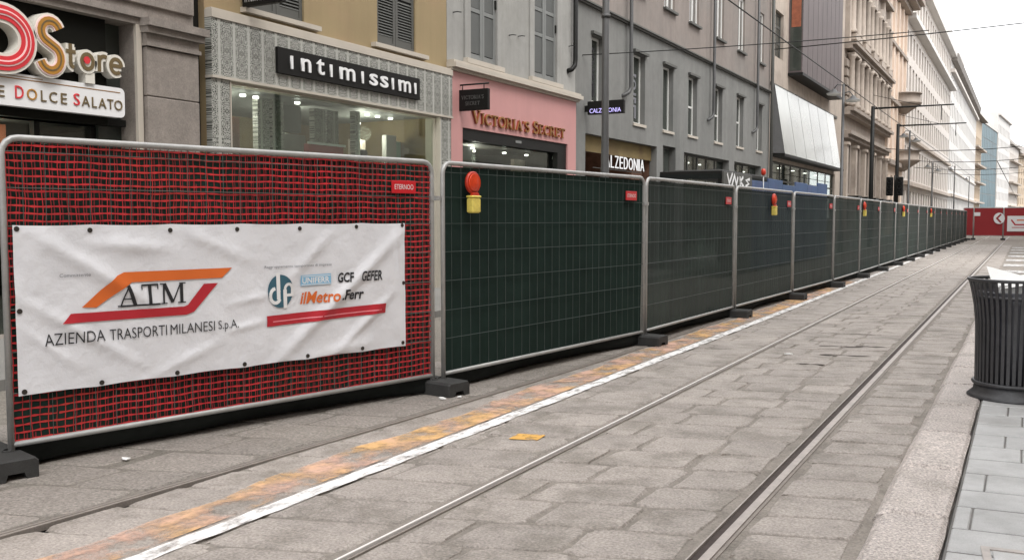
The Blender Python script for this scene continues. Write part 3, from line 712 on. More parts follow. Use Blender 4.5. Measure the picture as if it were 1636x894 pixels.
# ---------------------------------------------------------------- buildings along the left side (local x runs along the street, -y faces it)
FX = -11.0
def bld(name, label, y0, cat='building', group=None, x=FX, rz=90): return thing(name, label, cat, (x, y0, 0), R(rz), group)
def wall(t, Lw, H, holes, m, name='wall', rev=.28, z0=0, back=9.0, u0=0):
    us = sorted({u0, Lw} | {h[0] for h in holes} | {h[1] for h in holes}); zs = sorted({z0, H} | {h[2] for h in holes} | {h[3] for h in holes})
    b = MB()
    for i in range(len(us) - 1):
        j = 0
        while j < len(zs) - 1:
            a, c = us[i], us[i + 1]; e, f = zs[j], zs[j + 1]
            mu, mz = (a + c) / 2, (e + f) / 2
            if not any(h[0] < mu < h[1] and h[2] < mz < h[3] for h in holes): b.poly([(a, 0, e), (c, 0, e), (c, 0, f), (a, 0, f)])
            j += 1
    for a, c, e, f in [h[:4] for h in holes]:
        b.poly([(a, 0, e), (a, 0, f), (a, rev, f), (a, rev, e)]); b.poly([(c, 0, e), (c, rev, e), (c, rev, f), (c, 0, f)])
        b.poly([(a, 0, f), (c, 0, f), (c, rev, f), (a, rev, f)]); b.poly([(a, 0, e), (a, rev, e), (c, rev, e), (c, 0, e)])
    b.poly([(u0, 0, z0), (u0, 0, H), (u0, back, H), (u0, back, z0)]); b.poly([(Lw, 0, z0), (Lw, back, z0), (Lw, back, H), (Lw, 0, H)])
    b.poly([(u0, 0, H), (Lw, 0, H), (Lw, back, H), (u0, back, H)]); b.poly([(u0, back, z0), (u0, back, H), (Lw, back, H), (Lw, back, z0)])
    return b.build(name, m, t)
def frame_mb(w, h, fw=.06, d=.06, vb=(), hb=()):
    b = MB(); b.box(0, fw, 0, d, 0, h).box(w - fw, w, 0, d, 0, h).box(fw, w - fw, 0, d, 0, fw).box(fw, w - fw, 0, d, h - fw, h)
    for x in vb: b.box(x - fw * .5, x + fw * .5, .004, d - .004, fw, h - fw)
    for z in hb: b.box(fw, w - fw, .008, d - .008, z - fw * .5, z + fw * .5)
    return b
WC = {}
def window(t, a, c, e, f, dep=.2, fm='wframe', gm='glass', vb=(.5,), hb=(), fw=.06, sill=None, name='window'):
    w, h = c - a, f - e; key = (round(w, 2), round(h, 2), fm, gm, vb, hb, fw)
    if key not in WC:
        WC[key] = (frame_mb(w, h, fw, .07, [w * k for k in vb], [h * k for k in hb]).mesh(name, M[fm]), MB().box(fw * .6, w - fw * .6, .03, .045, fw * .6, h - fw * .6).mesh('pane', M[gm]))
    o = link(name, WC[key][0], t, loc=(a, dep, e)); link('pane', WC[key][1], o)
    if sill: MB().box(-.12, w + .12, -dep - .10, -.002, -.07, 0).build('sill', M[sill], o)
    return o
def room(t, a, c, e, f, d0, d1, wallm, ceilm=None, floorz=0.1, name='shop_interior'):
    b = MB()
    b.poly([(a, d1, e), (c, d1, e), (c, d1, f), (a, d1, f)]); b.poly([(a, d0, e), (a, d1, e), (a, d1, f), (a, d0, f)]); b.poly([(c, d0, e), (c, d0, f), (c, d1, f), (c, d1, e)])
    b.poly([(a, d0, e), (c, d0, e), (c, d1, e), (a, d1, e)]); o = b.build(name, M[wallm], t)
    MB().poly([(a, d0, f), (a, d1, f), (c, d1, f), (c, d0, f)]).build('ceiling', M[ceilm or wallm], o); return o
def spot(t, u, y, z, r=.05, m='lamp'): return MB().lathe([(r * .9, -.01), (r, 0), (r, .03)], 10, cap=True).build('ceiling_light', M[m], t, loc=(u, y, z))

def glow(t, u, y, z, w, col=(1, .93, .84)):
    l = bpy.data.lights.new('shop_light', 'POINT'); l.energy = w; l.shadow_soft_size = .15; l.color = col
    o = bpy.data.objects.new('shop_light', l); COL.objects.link(o); o.parent = t; o.location = (u, y, z)
# --- stone building with the pastry shop
y0 = -4.0; t = bld('stone_building', 'weathered stone building with black shop front and large outlined letters', y0)
wall(t, 14.2, 15, [(2.0, 13.12, 0.1, 4.27)], 'x' and M['trav'], rev=.45)
b = MB().box(2.0, 13.25, -.05, -.002, 4.27, 4.36).box(2.0, 13.27, -.10, -.002, 4.36, 4.45); b.build('cornice', M['trav'], t)
MB().box(13.125, 13.215, -.05, .1, .1, 4.268).build('door_surround', M['limeband'], t)
MB().box(2.0, 12.74, .10, .20, 2.84, 4.268).build('fascia', M['fascia'], t)
MB().box(12.742, 13.12, .30, .40, .1, 4.268).build('side_pane', M['glass'], t)
MB().box(12.742, 13.12, .2, .299, 2.86, 2.95).build('side_transom', M['black'], t)
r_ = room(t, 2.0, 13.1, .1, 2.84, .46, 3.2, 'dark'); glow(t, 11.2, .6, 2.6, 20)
for a, c, e, f, m in ((11.0, 11.38, 1.2, 2.80, 'orange'), (11.52, 11.72, 1.2, 2.8, 'orange'), (9.6, 10.8, 1.2, 2.7, 'brown'), (12.3, 12.6, .2, 2.7, 'shutter')): MB().box(a, c, .8, 1.0, e, f).build('display_panel', M[m], t)
MB().box(2.0, 12.74, .42, .44, .1, 2.84).build('shop_pane', M['shopglass'], t)
b = MB()
for u in (11.86, 12.70): b.box(u - .04, u + .04, .36, .455, .1, 2.838)
b.build('mullion', M['black'], t)
# pilaster and its blocks
for z0, z1 in ((.1, 1.3), (1.3, 2.3), (2.3, 3.29), (3.29, 3.98)): MB().cbox(13.24, 14.18, -.12, -.002, z0 + .004, z1 - .004, .012).build('pilaster_block', M['trav'], t)
b = MB().box(13.22, 14.2, -.16, -.002, 3.985, 4.04).box(13.23, 14.18, -.13, -.002, 4.042, 4.16).box(13.20, 14.24, -.20, -.002, 4.162, 4.25).box(13.18, 14.28, -.26, -.002, 4.252, 4.36); b.build('capital', M['trav'], t)
for z in (4.9, 5.6, 6.3, 7.0): MB().cbox(2.0, 14.18, -.05, -.002, z - .34, z + .33, .012).build('stone_course', M['trav'], t)
# sign: white tray, big outlined letters
s_ = thing('shop_sign', 'white rounded sign board with outlined D and S letters on black fascia', 'shop sign', (FX, y0, 0), R(90))
def tray(x0, x1, z0, z1, r, yf, yb):
    pts = [(x0, z0)] + [(x1 - r + r * math.sin(R(a)), z0 + r - r * math.cos(R(a))) for a in range(0, 91, 15)] + [(x1 - r + r * math.cos(R(a)), z1 - r + r * math.sin(R(a))) for a in range(0, 91, 15)] + [(x0, z1)]
    b = MB(); b.loft([[(p[0], yf, p[1]) for p in pts], [(p[0], yb, p[1]) for p in pts]], cap=True); return b
tray(2.4, 12.93, 2.955, 3.355, .07, -.02, .099).build('sign_board', M['w_ink'], s_)
MB().box(2.4, 12.86, -.023, -.0205, 3.285, 3.297).build('gold_rule', M['gold'], s_)
MB().box(2.4, 11.7, -.023, -.0205, 3.318, 3.326).build('gold_rule', M['gold'], s_)
def layered(path, nm, spec):
    root_ = None
    for i, (w, m, dy_) in enumerate(spec):
        b = MB(); b.ribbon(path, w, -.10 - dy_, .098 if i == 0 else -.0995 - dy_ + .02); o = b.build(nm if i == 0 else 'inlay', M[m], s_ if i == 0 else root_); root_ = root_ or o
M['dred'] = mat('sign_red', s2l(206, 52, 60), .4); M['dpink'] = mat('sign_pale', s2l(236, 206, 204), .4); M['sgold'] = mat('sign_gold', s2l(172, 122, 48), .4); M['tan'] = mat('sign_tan', s2l(104, 88, 58), .4); M['white2'] = mat('sign_white', s2l(214, 210, 200), .4)
dp = [(10.80, 3.44), (10.80, 4.05)] + arc(11.13, 3.745, .33, .305, 90, -90, 18) + [(10.80, 3.44)]
layered(dp, 'letter', [(.25, 'white2', 0), (.17, 'dred', .012), (.07, 'dpink', .02), (.035, 'dred', .026)])
sp = arc(11.765, 3.925, .13, .135, 20, 250, 12) + arc(11.755, 3.60, .145, .16, 70, -160, 12)
sp = [(p[0], p[1]) for p in sp]
layered(sp, 'letter', [(.19, 'white2', 0), (.135, 'dpink', .012), (.10, 'sgold', .02), (.02, 'tan', .024)])
def rib(path, nm, m, par, w, yf, yb):
    b = MB(); b.ribbon(path, w, yf, yb); return b.build(nm, M[m], par)
for paths in ([[(12.075, 3.83), (12.075, 3.58)] + arc(12.125, 3.58, .05, .045, 180, 270, 4), [(12.01, 3.73), (12.15, 3.73)]],
              [arc(12.325, 3.635, .085, .095, 0, 360, 20)],
              [[(12.505, 3.745), (12.505, 3.53)], arc(12.585, 3.655, .08, .085, 180, 62, 6)],
              [arc(12.77, 3.635, .085, .095, 0, 310, 16), [(12.685, 3.64), (12.855, 3.64)]]):
    root_ = None
    for n_, p_ in enumerate(paths):
        o = rib(p_, 'letter' if not root_ else 'letter_stroke', 'white2', root_ or s_, .125, -.06 - .001 * n_, .097); root_ = root_ or o
    for n_, p_ in enumerate(paths): rib(p_, 'inlay', 'tan', root_, .05, -.068 - .001 * n_, -.0625)
MB().box(12.30, 12.44, -.05, .095, 3.357, 3.50).build('letter_bracket', M['white2'], s_)
MB().lathe([(.05, -.004), (.05, 0)], 12, cap=True).build('inlay', M['dred'], s_, loc=(12.31, -.078, 3.65)).rotation_euler = (R(90), 0, 0)
for ch, a, c, f, m in (('E', 11.10, 11.18, 3.185, 'tan'), ('D', 11.32, 11.43, 3.205, 'dred'), ('O', 11.475, 11.61, 3.19, 'sgold'), ('L', 11.665, 11.74, 3.185, 'tan'), ('C', 11.78, 11.89, 3.185, 'tan'), ('E', 11.945, 12.03, 3.185, 'tan'),
                       ('S', 12.13, 12.22, 3.205, 'dred'), ('A', 12.25, 12.37, 3.185, 'tan'), ('L', 12.405, 12.48, 3.185, 'tan'), ('A', 12.505, 12.625, 3.185, 'tan'), ('T', 12.645, 12.74, 3.185, 'tan'), ('O', 12.755, 12.885, 3.185, 'tan')):
    text(ch, a, c, 3.05, f, -.032, .0115, M[m], s_, 'letter')
# --- yellow building with the lingerie shop
y0 = 10.42; t = bld('yellow_building', 'yellow rendered building with grey slatted shutters above a pale patterned shop front', y0)
MB().box(-.215, -.002, .12, .5, 0, 15).build('downpipe_recess', M['black'], t)
w1 = (.95, 2.25, 4.90, 6.95); w2 = (4.33, 5.61, 4.90, 6.95)
wall(t, 6.78, 15, [w1, w2, (.38, 6.32, .1, 3.72)], M['yellow'], rev=.22)
for w in (w1, w2):
    window(t, *w, dep=.16, fm='shutter', hb=(), vb=(.5,))
    MB().box(w[0] - .2, w[1] + .32, -.12, -.002, 4.82, 4.898).build('sill', M['limeband'], t)
    for k in range(2):
        lw = (w[1] - w[0]) / 2; x0 = w[0] + k * lw
        fr = frame_mb(lw - .012, 2.03, .075, .045, hb=(1.02,)).box(.076, lw - .088, .01, .04, .076, .19).build('shutter', M['shutter'], t, loc=(x0 + .006, .035, 4.91))
        sl = MB().loft([[(x, .006, -.002), (x, .002, -.012), (x, .036, .030), (x, .040, .040)] for x in (.07, lw - .082)], cap=True).mesh('slat', M['shutter'])
        MB().box(.076, lw - .088, .0402, .044, .192, 1.95).build('shutter_back', M['black'], fr)
        z = .205
        while z < 1.90:
            if not .96 < z < 1.06: link('slat', sl, fr, loc=(0, 0, z))
            z += .0545
MB().box(.0, 6.78, -.16, -.002, 4.60, 4.72).box(.02, 6.76, -.13, -.002, 4.721, 4.75).build('cornice', M['limeband'], t)
b = MB(); b.box(.0, 6.78, -.14, -.002, 3.74, 4.598); b.build('patterned_fascia', M['fili'], t)
MB().box(-.01, 6.79, -.16, -.002, 3.70, 3.738).build('fascia_trim', M['limeband'], t)
MB().box(0, .37, -.12, -.002, .1, 3.698).build('patterned_pilaster', M['fili'], t)
MB().box(6.33, 6.75, -.12, -.002, .1, 3.698).build('patterned_pilaster', M['fili'], t)
b = MB().box(.382, .405, -.02, .235, .1, 3.70).box(6.295, 6.318, -.02, .235, .1, 3.70).box(.406, 6.294, -.02, .235, 3.67, 3.70); b.build('opening_trim', M['limeband'], t)
for u in (6.31, .38): MB().box(u - .0, u + .018, -.13, -.002, .1, 3.699).build('pilaster_trim', M['limeband'], t)
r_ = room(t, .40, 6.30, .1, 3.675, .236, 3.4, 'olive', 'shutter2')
MB().box(.406, 6.294, .05, .065, .1, 3.669).build('shop_pane', M['shopglass'], t)
for a, c, d in ((1.62, 1.90, .5), (1.96, 2.26, .5), (3.30, 3.62, .7), (3.68, 4.0, .7), (4.06, 4.22, .35)): MB().box(a, c, d, d + .12, .1, 3.62).build('patterned_pillar', M['fili'], t)
for a, c, d, e, f, m in ((2.28, 3.28, .9, .1, 3.12, 'cream'), (2.28, 3.28, 1.0, 3.16, 3.66, 'shutterin'), (4.26, 5.05, 1.6, .4, 3.1, 'brown'), (4.34, 4.96, 1.55, .5, 3.0, 'olive'), (5.06, 5.5, 1.2, .3, 3.2, 'class'), (5.55, 5.9, .7, .1, 3.3, 'cream'), (5.92, 6.2, .8, .1, 3.2, 'tealp'), (.45, 1.5, 1.8, .1, 3.2, 'olive'), (2.9, 3.9, .5, 2.6, 2.93, 'redhoard'), (1.42, 1.6, .9, .1, 3.3, 'brown'), (.6, 1.3, 1.2, .1, 2.86, 'dark')):
    MB().cbox(a, c, d, d + .12, e, f, .01).build('display_panel', M[m], t)
MB().box(2.86, 3.94, .48, .499, 2.925, 2.965).build('display_trim', M['w_ink'], t)
for u, d in ((.52, .5), (.82, .5), (1.28, .5), (1.58, .5), (2.5, .4), (4.65, .5), (4.98, .5), (5.42, .5), (2.0, 1.6), (3.2, 1.4), (5.9, 1.7)): spot(t, u, d, 3.60)
glow(t, 1.1, 1.0, 3.3, 22); glow(t, 3.2, 1.3, 3.3, 22); glow(t, 5.2, 1.0, 3.3, 22)
m_ = thing('display_bust', 'dark rounded display bust standing high behind the shop window', 'mannequin', (FX - .45, y0 + 4.42, 0), R(90))
b = MB(); b.lathe([(.02, 2.92), (.08, 2.90), (.10, 2.84), (.09, 2.78), (.055, 2.72), (.055, 2.66), (.12, 2.62), (.2, 2.55), (.21, 2.4), (.16, 2.15), (.15, 2.1)], 16, cap=True); b.build('body', M['black'], m_)
MB().lathe([(.2, .1), (.2, .14), (.03, .16), (.03, 2.11)], 12, cap=True).build('stand', M['pole'], m_)
s_ = thing('shop_sign', 'long black sign board with white lower-case lettering', 'shop sign', (FX, y0, 0), R(90))
MB().cbox(1.37, 5.47, -.20, -.142, 3.945, 4.37, .006).build('sign_board', M['signblack'], s_)
xs_ = [(1.66, .05, 'ı'), (1.92, .24, 'n'), (2.31, .20, 't'), (2.67, .05, 'ı'), (2.93, .43, 'm'), (3.56, .05, 'ı'), (3.80, .24, 's'), (4.13, .24, 's'), (4.50, .05, 'ı'), (4.72, .40, 'm'), (5.26, .05, 'ı')]
for x, w, c in xs_: text(c, x, x + w, 4.045, 4.26 if c != 't' else 4.31, -.225, .0245, M['w_ink'], s_, 'letter', bold=.012)
def hang(label, y, x0, x1, z0, z1, lines, m, bracket, slope=0):
    """sign hanging at right angles to the front; local x runs out from the wall"""
    o = thing('hanging_sign', label, 'hanging sign', (FX, y, 0), 0)
    MB().cbox(x0, x1, -.05, .05, z0, z1, .008).build('sign_board', M['signblack'], o)
    MB().tube([(0, 0, bracket), (x1, 0, bracket)], .018, 8).build('bracket', M['black'], o)
    for u in (x0 + .12, x1 - .12): MB().tube([(u, 0, z1 - .01), (u, 0, bracket)], .012, 6).build('hanger', M['black'], o)
    MB().cbox(-.01, .05, -.07, .07, bracket - .12, bracket + .12, .01).build('wall_plate', M['pole'], o)
    return o
o = hang('black hanging sign at the top edge beside the patterned shop front', 11.2, .06, .88, 4.89, 5.35, [], None, 5.5)
text('intimissimi', .12, .80, 4.95, 5.08, -.056, .004, M['grey_ink'] if False else mat('dim_letter', s2l(150, 150, 148), .5), o)
# --- cream building with the pink shop front
y0 = 17.21; t = bld('cream_building', 'cream building with light grey panelled shutters above a pink shop front', y0)
w1 = (.93, 2.13, 5.10, 7.6); w2 = (4.02, 5.32, 5.10, 7.6)
wall(t, 6.54, 16, [w1, w2, (.1, 6.40, .1, 4.66)], M['cream'], rev=.24)
for w in (w1, w2):
    window(t, *w, dep=.18, fm='shutter2')
    b = MB().box(w[0] - .24, w[0] - .002, -.04, -.002, 5.0, 7.7).box(w[1] + .002, w[1] + .2, -.04, -.002, 5.0, 7.7); b.build('window_surround', M['cream'], t)
    MB().box(w[0] - .26, w[1] + .22, -.12, -.002, 4.99, 5.098).build('sill', M['limeband'], t)
    for k in range(2):
        lw = (w[1] - w[0]) / 2
        fr = frame_mb(lw - .01, 2.47, .09, .05, hb=(.10, 1.12, 1.75)).build('shutter', M['shutter2'], t, loc=(w[0] + k * lw + .005, .02, 5.11))
        for za, zb in ((.17, 1.06), (1.18, 1.69), (1.81, 2.37)): MB().box(.092, lw - .104, .022, .045, za, zb).build('shutter_panel', M['shutterin'], fr)
        MB().box(.002 if k == 0 else lw - .05, .04 if k == 0 else lw - .012, -.035, -.001, 1.3, 1.5).build('hinge', M['black'], fr)
b = MB().box(.0, 6.54, -.14, -.002, 4.74, 4.80).box(-.02, 6.56, -.24, -.002, 4.801, 4.90).box(0, 6.54, -.18, -.002, 4.901, 4.96); b.build('cornice', M['limeband'], t)
b = MB()
for a, c, e, f in ((.03, .50, .1, 4.735), (5.88, 6.42, .1, 4.735), (.50, 5.88, 3.56, 4.735)): b.poly([(a, -.08, e), (c, -.08, e), (c, -.08, f), (a, -.08, f)])
b.poly([(.03, -.08, .1), (.03, -.08, 4.735), (.03, 0, 4.735), (.03, 0, .1)]); b.poly([(6.42, -.08, .1), (6.42, 0, .1), (6.42, 0, 4.735), (6.42, -.08, 4.735)])
b.poly([(.5, -.08, 3.56), (5.88, -.08, 3.56), (5.88, .2, 3.56), (.5, .2, 3.56)][::-1]); b.poly([(.5, -.08, .1), (.5, .2, .1), (.5, .2, 3.56), (.5, -.08, 3.56)]); b.poly([(5.88, -.08, .1), (5.88, -.08, 3.56), (5.88, .2, 3.56), (5.88, .2, .1)])
b.build('pink_front', M['pink'], t)
b = MB().box(.51, 5.87, -.04, .10, 3.30, 3.55).box(.51, .56, -.04, .1, .1, 3.299).box(5.35, 5.87, -.04, .1, .1, 3.299); b.build('door_surround', M['black'], t)
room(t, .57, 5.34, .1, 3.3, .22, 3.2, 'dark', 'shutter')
MB().box(.57, 5.34, .11, .12, .1, 3.3).build('shop_pane', M['shopglass'], t)
for a, c, d, e, f, m in ((.6, 1.9, .5, .1, 3.25, 'shutter2'), (2.0, 3.9, 1.4, .1, 2.9, 'redhoard'), (4.3, 4.9, .7, .1, 3.1, 'class'), (2.1, 3.8, 1.2, 2.88, 2.95, 'pink')): MB().box(a, c, d, d + .1, e, f).build('display_panel', M[m], t)
for u, d in ((1.8, .45), (3.6, .6), (2.6, .9), (4.6, .5)): spot(t, u, d, 3.2, .05)
glow(t, 2.6, 1.0, 3.0, 22)
MB().box(3.0, 3.3, -.052, -.041, 3.40, 3.46).build('door_closer', M['shutter2'], t)
s_ = thing('shop_sign', 'raised bronze capitals on the pink shop front', 'shop sign', (FX, y0, 0), R(90))
for o in serif("VICTORIA'S SECRET", .86, 5.62, 3.69, 3.985, -.135, .02, M['gold'], s_, 'letter', small=.84, each=True):
    mm = o.data.copy(); mm.materials.clear(); mm.materials.append(M['redside'])
    for v in mm.vertices: v.co.y = -.1145 if v.co.y < -.125 else -.0805
    link('letter_side', mm, o)
o = hang('small black hanging sign with faint two-line lettering over the pink front', 17.62, .02, .80, 3.90, 4.35, [], None, 4.46)
fm_ = mat('faint_letter', s2l(84, 84, 82), .5)
serif("VICTORIA'S", .14, .70, 4.14, 4.22, -.0535, .003, fm_, o); serif("SECRET", .24, .60, 4.01, 4.09, -.0535, .003, fm_, o)
b = MB().tube([(6.28, -.12, 15.5), (6.28, -.12, 5.85), (6.24, -.12, 5.7), (6.1, -.10, 5.58), (6.02, .02, 5.52)], .065, 10); b.build('downpipe', M['black'], t)
for u, z in ((1.0 - .75, 6.0), (2.75, 5.93), (3.2, 5.98), (6.1, 6.2)): MB().tube([(u, -.001, z), (u + .02, -.1, z + .01), (u + .14, -.12, z + .02)], .012, 6).build('wall_hook', M['black'], t)
# --- grey building
y0 = 23.76; t = bld('grey_building', 'long grey rendered building with tall narrow windows and dark downpipes', y0)
LW = [(24.85, 25.72, 4.90), (28.10, 29.12, 4.58), (30.85, 31.90, 4.58), (33.58, 34.62, 4.62), (36.88, 37.95, 4.62), (40.12, 41.2, 4.64), (43.48, 44.5, 4.68)]
UW = [(27.9, 28.95), (30.86, 31.95), (33.58, 34.7), (36.88, 38.0), (40.11, 41.2), (43.5, 44.6)]
hl = [(a - y0, c - y0, e, 6.78) for a, c, e in LW]; hu = [(a - y0, c - y0, 8.70, 11.0) for a, c in UW]
hd = [(.67, 6.53, .1, 3.97), (7.14, 8.46, .1, 4.06), (9.39, 15.3, .1, 3.97), (16.1, 20.7, .1, 3.98)]
wall(t, 22.15, 7.52, hl + hd, M['grey'], rev=.26)
wall(t, 22.15, 17, hu, M['rose'], name='upper_wall', rev=.2, z0=7.62)
MB().box(-.02, 22.17, -.09, .3, 7.522, 7.57).box(-.03, 22.18, -.14, .3, 7.571, 7.618).build('string_course', M['shutter'], t)
for i, h in enumerate(hl):
    o = window(t, *h, dep=.17, hb=(.5,) if i >= 3 else (), vb=() if i < 3 else (.0,), fw=.07)
    MB().box(h[0] - .08, h[1] + .12, -.10, -.002, 6.79, 6.87).build('window_hood', M['shutter'], t)
    MB().box(h[0] - .04, h[1] + .04, -.05, -.002, h[2] - .09, h[2] - .002).build('sill', M['limeband'], t)
    if i < 2:
        for k, (za, zb) in enumerate(((.2, .62), (.68, .86), (.92, 1.0), (1.1, 1.42), (1.5, 1.6))):
            b = MB(); w = h[1] - h[0]
            if k == 3: b.ribbon(arc(w * .5, (za + zb) / 2, .16, .13, 0, 360, 14), .07, .02, .029)
            else: b.box(w * .28, w * .42, .02, .029, za, zb).box(w * .56, w * .70, .02, .029, za, zb).box(w * .42, w * .56, .02, .029, zb - .07, zb)
            b.build('window_decal', M['grey_ink'] if i else M['ink'], o)
for h in hu:
    window(t, *h, dep=.08, fw=.10, gm='glassf', vb=(.5,))
    MB().box(h[0] - .1, h[1] + .1, -.12, -.002, 8.62, 8.698).build('sill', M['shutter'], t)
for yp, zb in ((27.45, 5.45), (36.2, 5.5), (42.95, 5.55)):
    u = yp - y0; MB().tube([(u, -.17, 16.5), (u, -.17, zb + .25), (u + .0, -.17, zb + .12), (u - .12, -.15, zb - .02), (u - .26, -.06, zb - .12), (u - .3, .05, zb - .14)], .06, 8).build('downpipe', M['pole'], t)
MB().tube([(22.0, -.15, 16.5), (22.0, -.15, .1)], .08, 8).build('downpipe', M['shutter'], t)
room(t, .68, 6.52, .1, 3.96, .27, 2.6, 'brick', 'shutter2')
MB().box(.67, 6.53, .20, .25, 3.5, 3.97).build('shop_transom', M['olive'], t)
for a, c in ((.68, 1.6), (5.5, 6.5)): MB().box(a, c, .5, .7, .1, 3.5).build('brick_pier', M['brick'], t)
glow(t, 3.2, 1.2, 3.3, 12); spot(t, .95, .4, 3.62, .07); spot(t, 1.4, .5, 3.45, .05)
window(t, *hd[1], dep=.2, fm='shutter', vb=(.45,), hb=(.75,), fw=.08)
for h, n in ((hd[2], 5), (hd[3], 4)):
    room(t, h[0] + .01, h[1] - .01, .1, 3.96, .35, 2.5, 'dark')
    window(t, *h, dep=.24, fm='shutter', gm='shopglass', vb=tuple((i + 1) / n for i in range(n - 1)), hb=(.82,), fw=.07)
    for i in range(3): spot(t, h[0] + .8 + 1.5 * i, .6, 3.7, .05)
s_ = thing('shop_sign', 'lit white capitals inside the grey shop opening behind the pole', 'shop sign', (FX, y0, 0), R(90))
MB().box(1.55, 5.5, .14, .18, 3.04, 3.06).build('letter_rail', M['shutter'], s_)
me_ = 'CALZEDONIA'
xs0, wd = 1.93, [.24, .35, .27, .34, .30, .36, .40, .37, .10, .38]
x = xs0
for c, w in zip(me_, wd):
    text(c, x, x + w * .86, 3.09, 3.46, .02, .02, M['signlit'], s_, 'letter', bold=-.01); x += w * .86 + .09
o = thing('hanging_sign', 'dark hanging sign with pale violet capitals crossing behind the tall pole', 'hanging sign', (FX, 24.4, 0), 0)
MB().cbox(.10, 1.19, -.06, .06, 4.46, 4.83, .01).build('sign_board', M['black'], o)
MB().box(-.01, .099, -.03, .03, 4.55, 4.72).build('bracket', M['black'], o)
text('CALZEDONIA', .17, 1.11, 4.50, 4.62, -.066, .005, M['signlav'], o)
# --- modern building with the overhanging box
y0 = 45.95; t = bld('modern_building', 'modern building with a brown overhanging box above tilted pale metal panels', y0)
hm = [(.85, 2.6, 9.45, 11.7), (3.73, 15.6, 9.2, 19)]
wall(t, 20.4, 20, [hm[0], (.5, 17.8, .1, 4.4)], M['class'], rev=.2, back=9)
window(t, *hm[0], dep=.15, fm='shutter', gm='glass', vb=(.5,), hb=(.35, .7), fw=.12)
bx = MB().box(3.75, 15.2, -.72, -.002, 9.0, 20); o = bx.build('overhanging_box', M['box'], t)
for i in range(1, 9): MB().box(3.75 + 11.45 * i / 9 - .008, 3.75 + 11.45 * i / 9 + .008, -.728, -.7205, 9.0, 20).build('cladding_joint', M['shutter'], o)
MB().box(3.70, 15.25, -.76, -.002, 8.86, 8.998).build('soffit', M['black'], o)
MB().box(3.73, 3.748, -.66, -.08, 9.1, 20).build('end_pane', M['glass'], o)
MB().box(3.722, 3.729, -.62, -.14, 11.3, 13.2).build('warm_panel', M['orange'], o)
MB().box(.0, 17.9, -.06, -.002, 7.95, 8.1).build('string_course', M['shutter'], t)
n = 6; L0, L1 = .45, 16.2
for i in range(n):
    a = L0 + (L1 - L0) * i / n; c = L0 + (L1 - L0) * (i + 1) / n - .07; k = .7
    MB().loft([[(a, -.12, 8.0), (c, -.12, 8.0), (c, -.06, 8.0), (a, -.06, 8.0)], [(a + .5, -.55, 4.72), (c + .5 , -.55, 4.72), (c + .5, -.49, 4.72), (a + .5, -.49, 4.72)]], cap=True).build('metal_panel', M['metal'], t)
MB().loft([[(.43, -.11, 7.99), (.44, -.11, 7.99), (.44, -.003, 7.99), (.43, -.003, 7.99)], [(.93, -.54, 4.73), (.94, -.54, 4.73), (.44, -.003, 4.73), (.43, -.003, 4.73)]], cap=True).build('end_cheek', M['pole'], t)
MB().box(.6, 17.4, -.62, -.01, 4.56, 4.70).build('canopy_edge', M['black'], t)
room(t, .52, 17.78, .1, 4.38, .22, 2.5, 'dark')
window(t, .5, 17.8, .1, 4.4, dep=.12, fm='shutter', gm='shopglass', vb=tuple(i / 7 for i in range(1, 7)), hb=(.78,), fw=.09)
for i in range(5): spot(t, 1.5 + 3.3 * i, .6, 4.2, .1)
# --- ornate stone building
y0 = 66.4; t = bld('ornate_building', 'ornate weathered stone building with columned windows and deep cornices', y0)
Lc = 21.3; nb = 5; bw = Lc / nb
holes = []
for i in range(nb):
    c = bw * (i + .5); holes += [(c - .95, c + .95, 3.3, 6.6), (c - .8, c + .8, .4, 2.9), (c - .8, c + .8, 9.4, 12.2), (c - .8, c + .8, 14.2, 18.2), (c - .8, c + .8, 20.2, 23)]
wall(t, Lc, 24.5, holes, M['classd'], rev=.5, back=12)
for h in holes: window(t, *h, dep=.35, fm='shutter2', gm='glassf', vb=(.5,), hb=(.65,), fw=.12)
for z, pr, hh in ((6.95, .35, .25), (7.2, .55, .25), (8.5, .45, .25), (8.75, .7, .22), (12.85, .5, .25), (13.1, .75, .2), (19.2, .5, .3), (23.4, .7, .4), (23.8, 1.2, .35)):
    MB().box(-.05, Lc + .05, -pr, -.002, z, z + hh - .004).build('cornice', M['classd'], t)
col_ = MB().lathe([(.30, 0), (.30, .18), (.22, .28), (.20, 3.1), (.30, 3.25), (.30, 3.4)], 12, cap=True).mesh('column', M['class'])
ped = MB().loft([[(-1.2, -.45, 0), (1.2, -.45, 0), (0, -.45, .8)], [(-1.2, -.002, 0), (1.2, -.002, 0), (0, -.002, .8)]], cap=True).mesh('pediment', M['classd'])
pil = MB().box(-.32, .32, -.28, -.002, 0, 5.9).box(-.4, .4, -.4, -.002, 5.902, 6.08).mesh('pilaster', M['class'])
rus = MB().cbox(-.5, .5, -.2, -.002, 0, .5, .03).mesh('rusticated_block', M['classd'])
for i in range(nb):
    c = bw * (i + .5)
    for s in (-1, 1):
        link('column', col_, t, loc=(c + s * 1.15, -.32, 9.15)); link('column', col_, t, loc=(c + s * 1.15, -.32, 14.0))
    link('pediment', ped, t, loc=(c, 0, 17.42))
    MB().box(c - 1.35, c + 1.35, -.55, -.002, 12.56, 12.7).build('window_hood', M['class'], t)
    MB().box(c - 1.3, c + 1.3, -.6, -.002, 13.55, 13.95).build('balcony', M['class'], t)
for i in range(nb + 1):
    u = min(max(bw * i, .45), Lc - .45); link('pilaster', pil, t, loc=(u, 0, 13.3)); link('pilaster', pil, t, loc=(u, 0, .6))
    for z in range(5): link('rusticated_block', rus, t, loc=(u, -.0, .2 + z * .0 + 6.0 + 0 if False else 9.2 + z * .62))
for i in range(nb):
    c = bw * (i + .5); MB().box(c - .8, c + .8, -.9, -.002, 2.95, 3.1).build('shop_awning', M['black'], t)
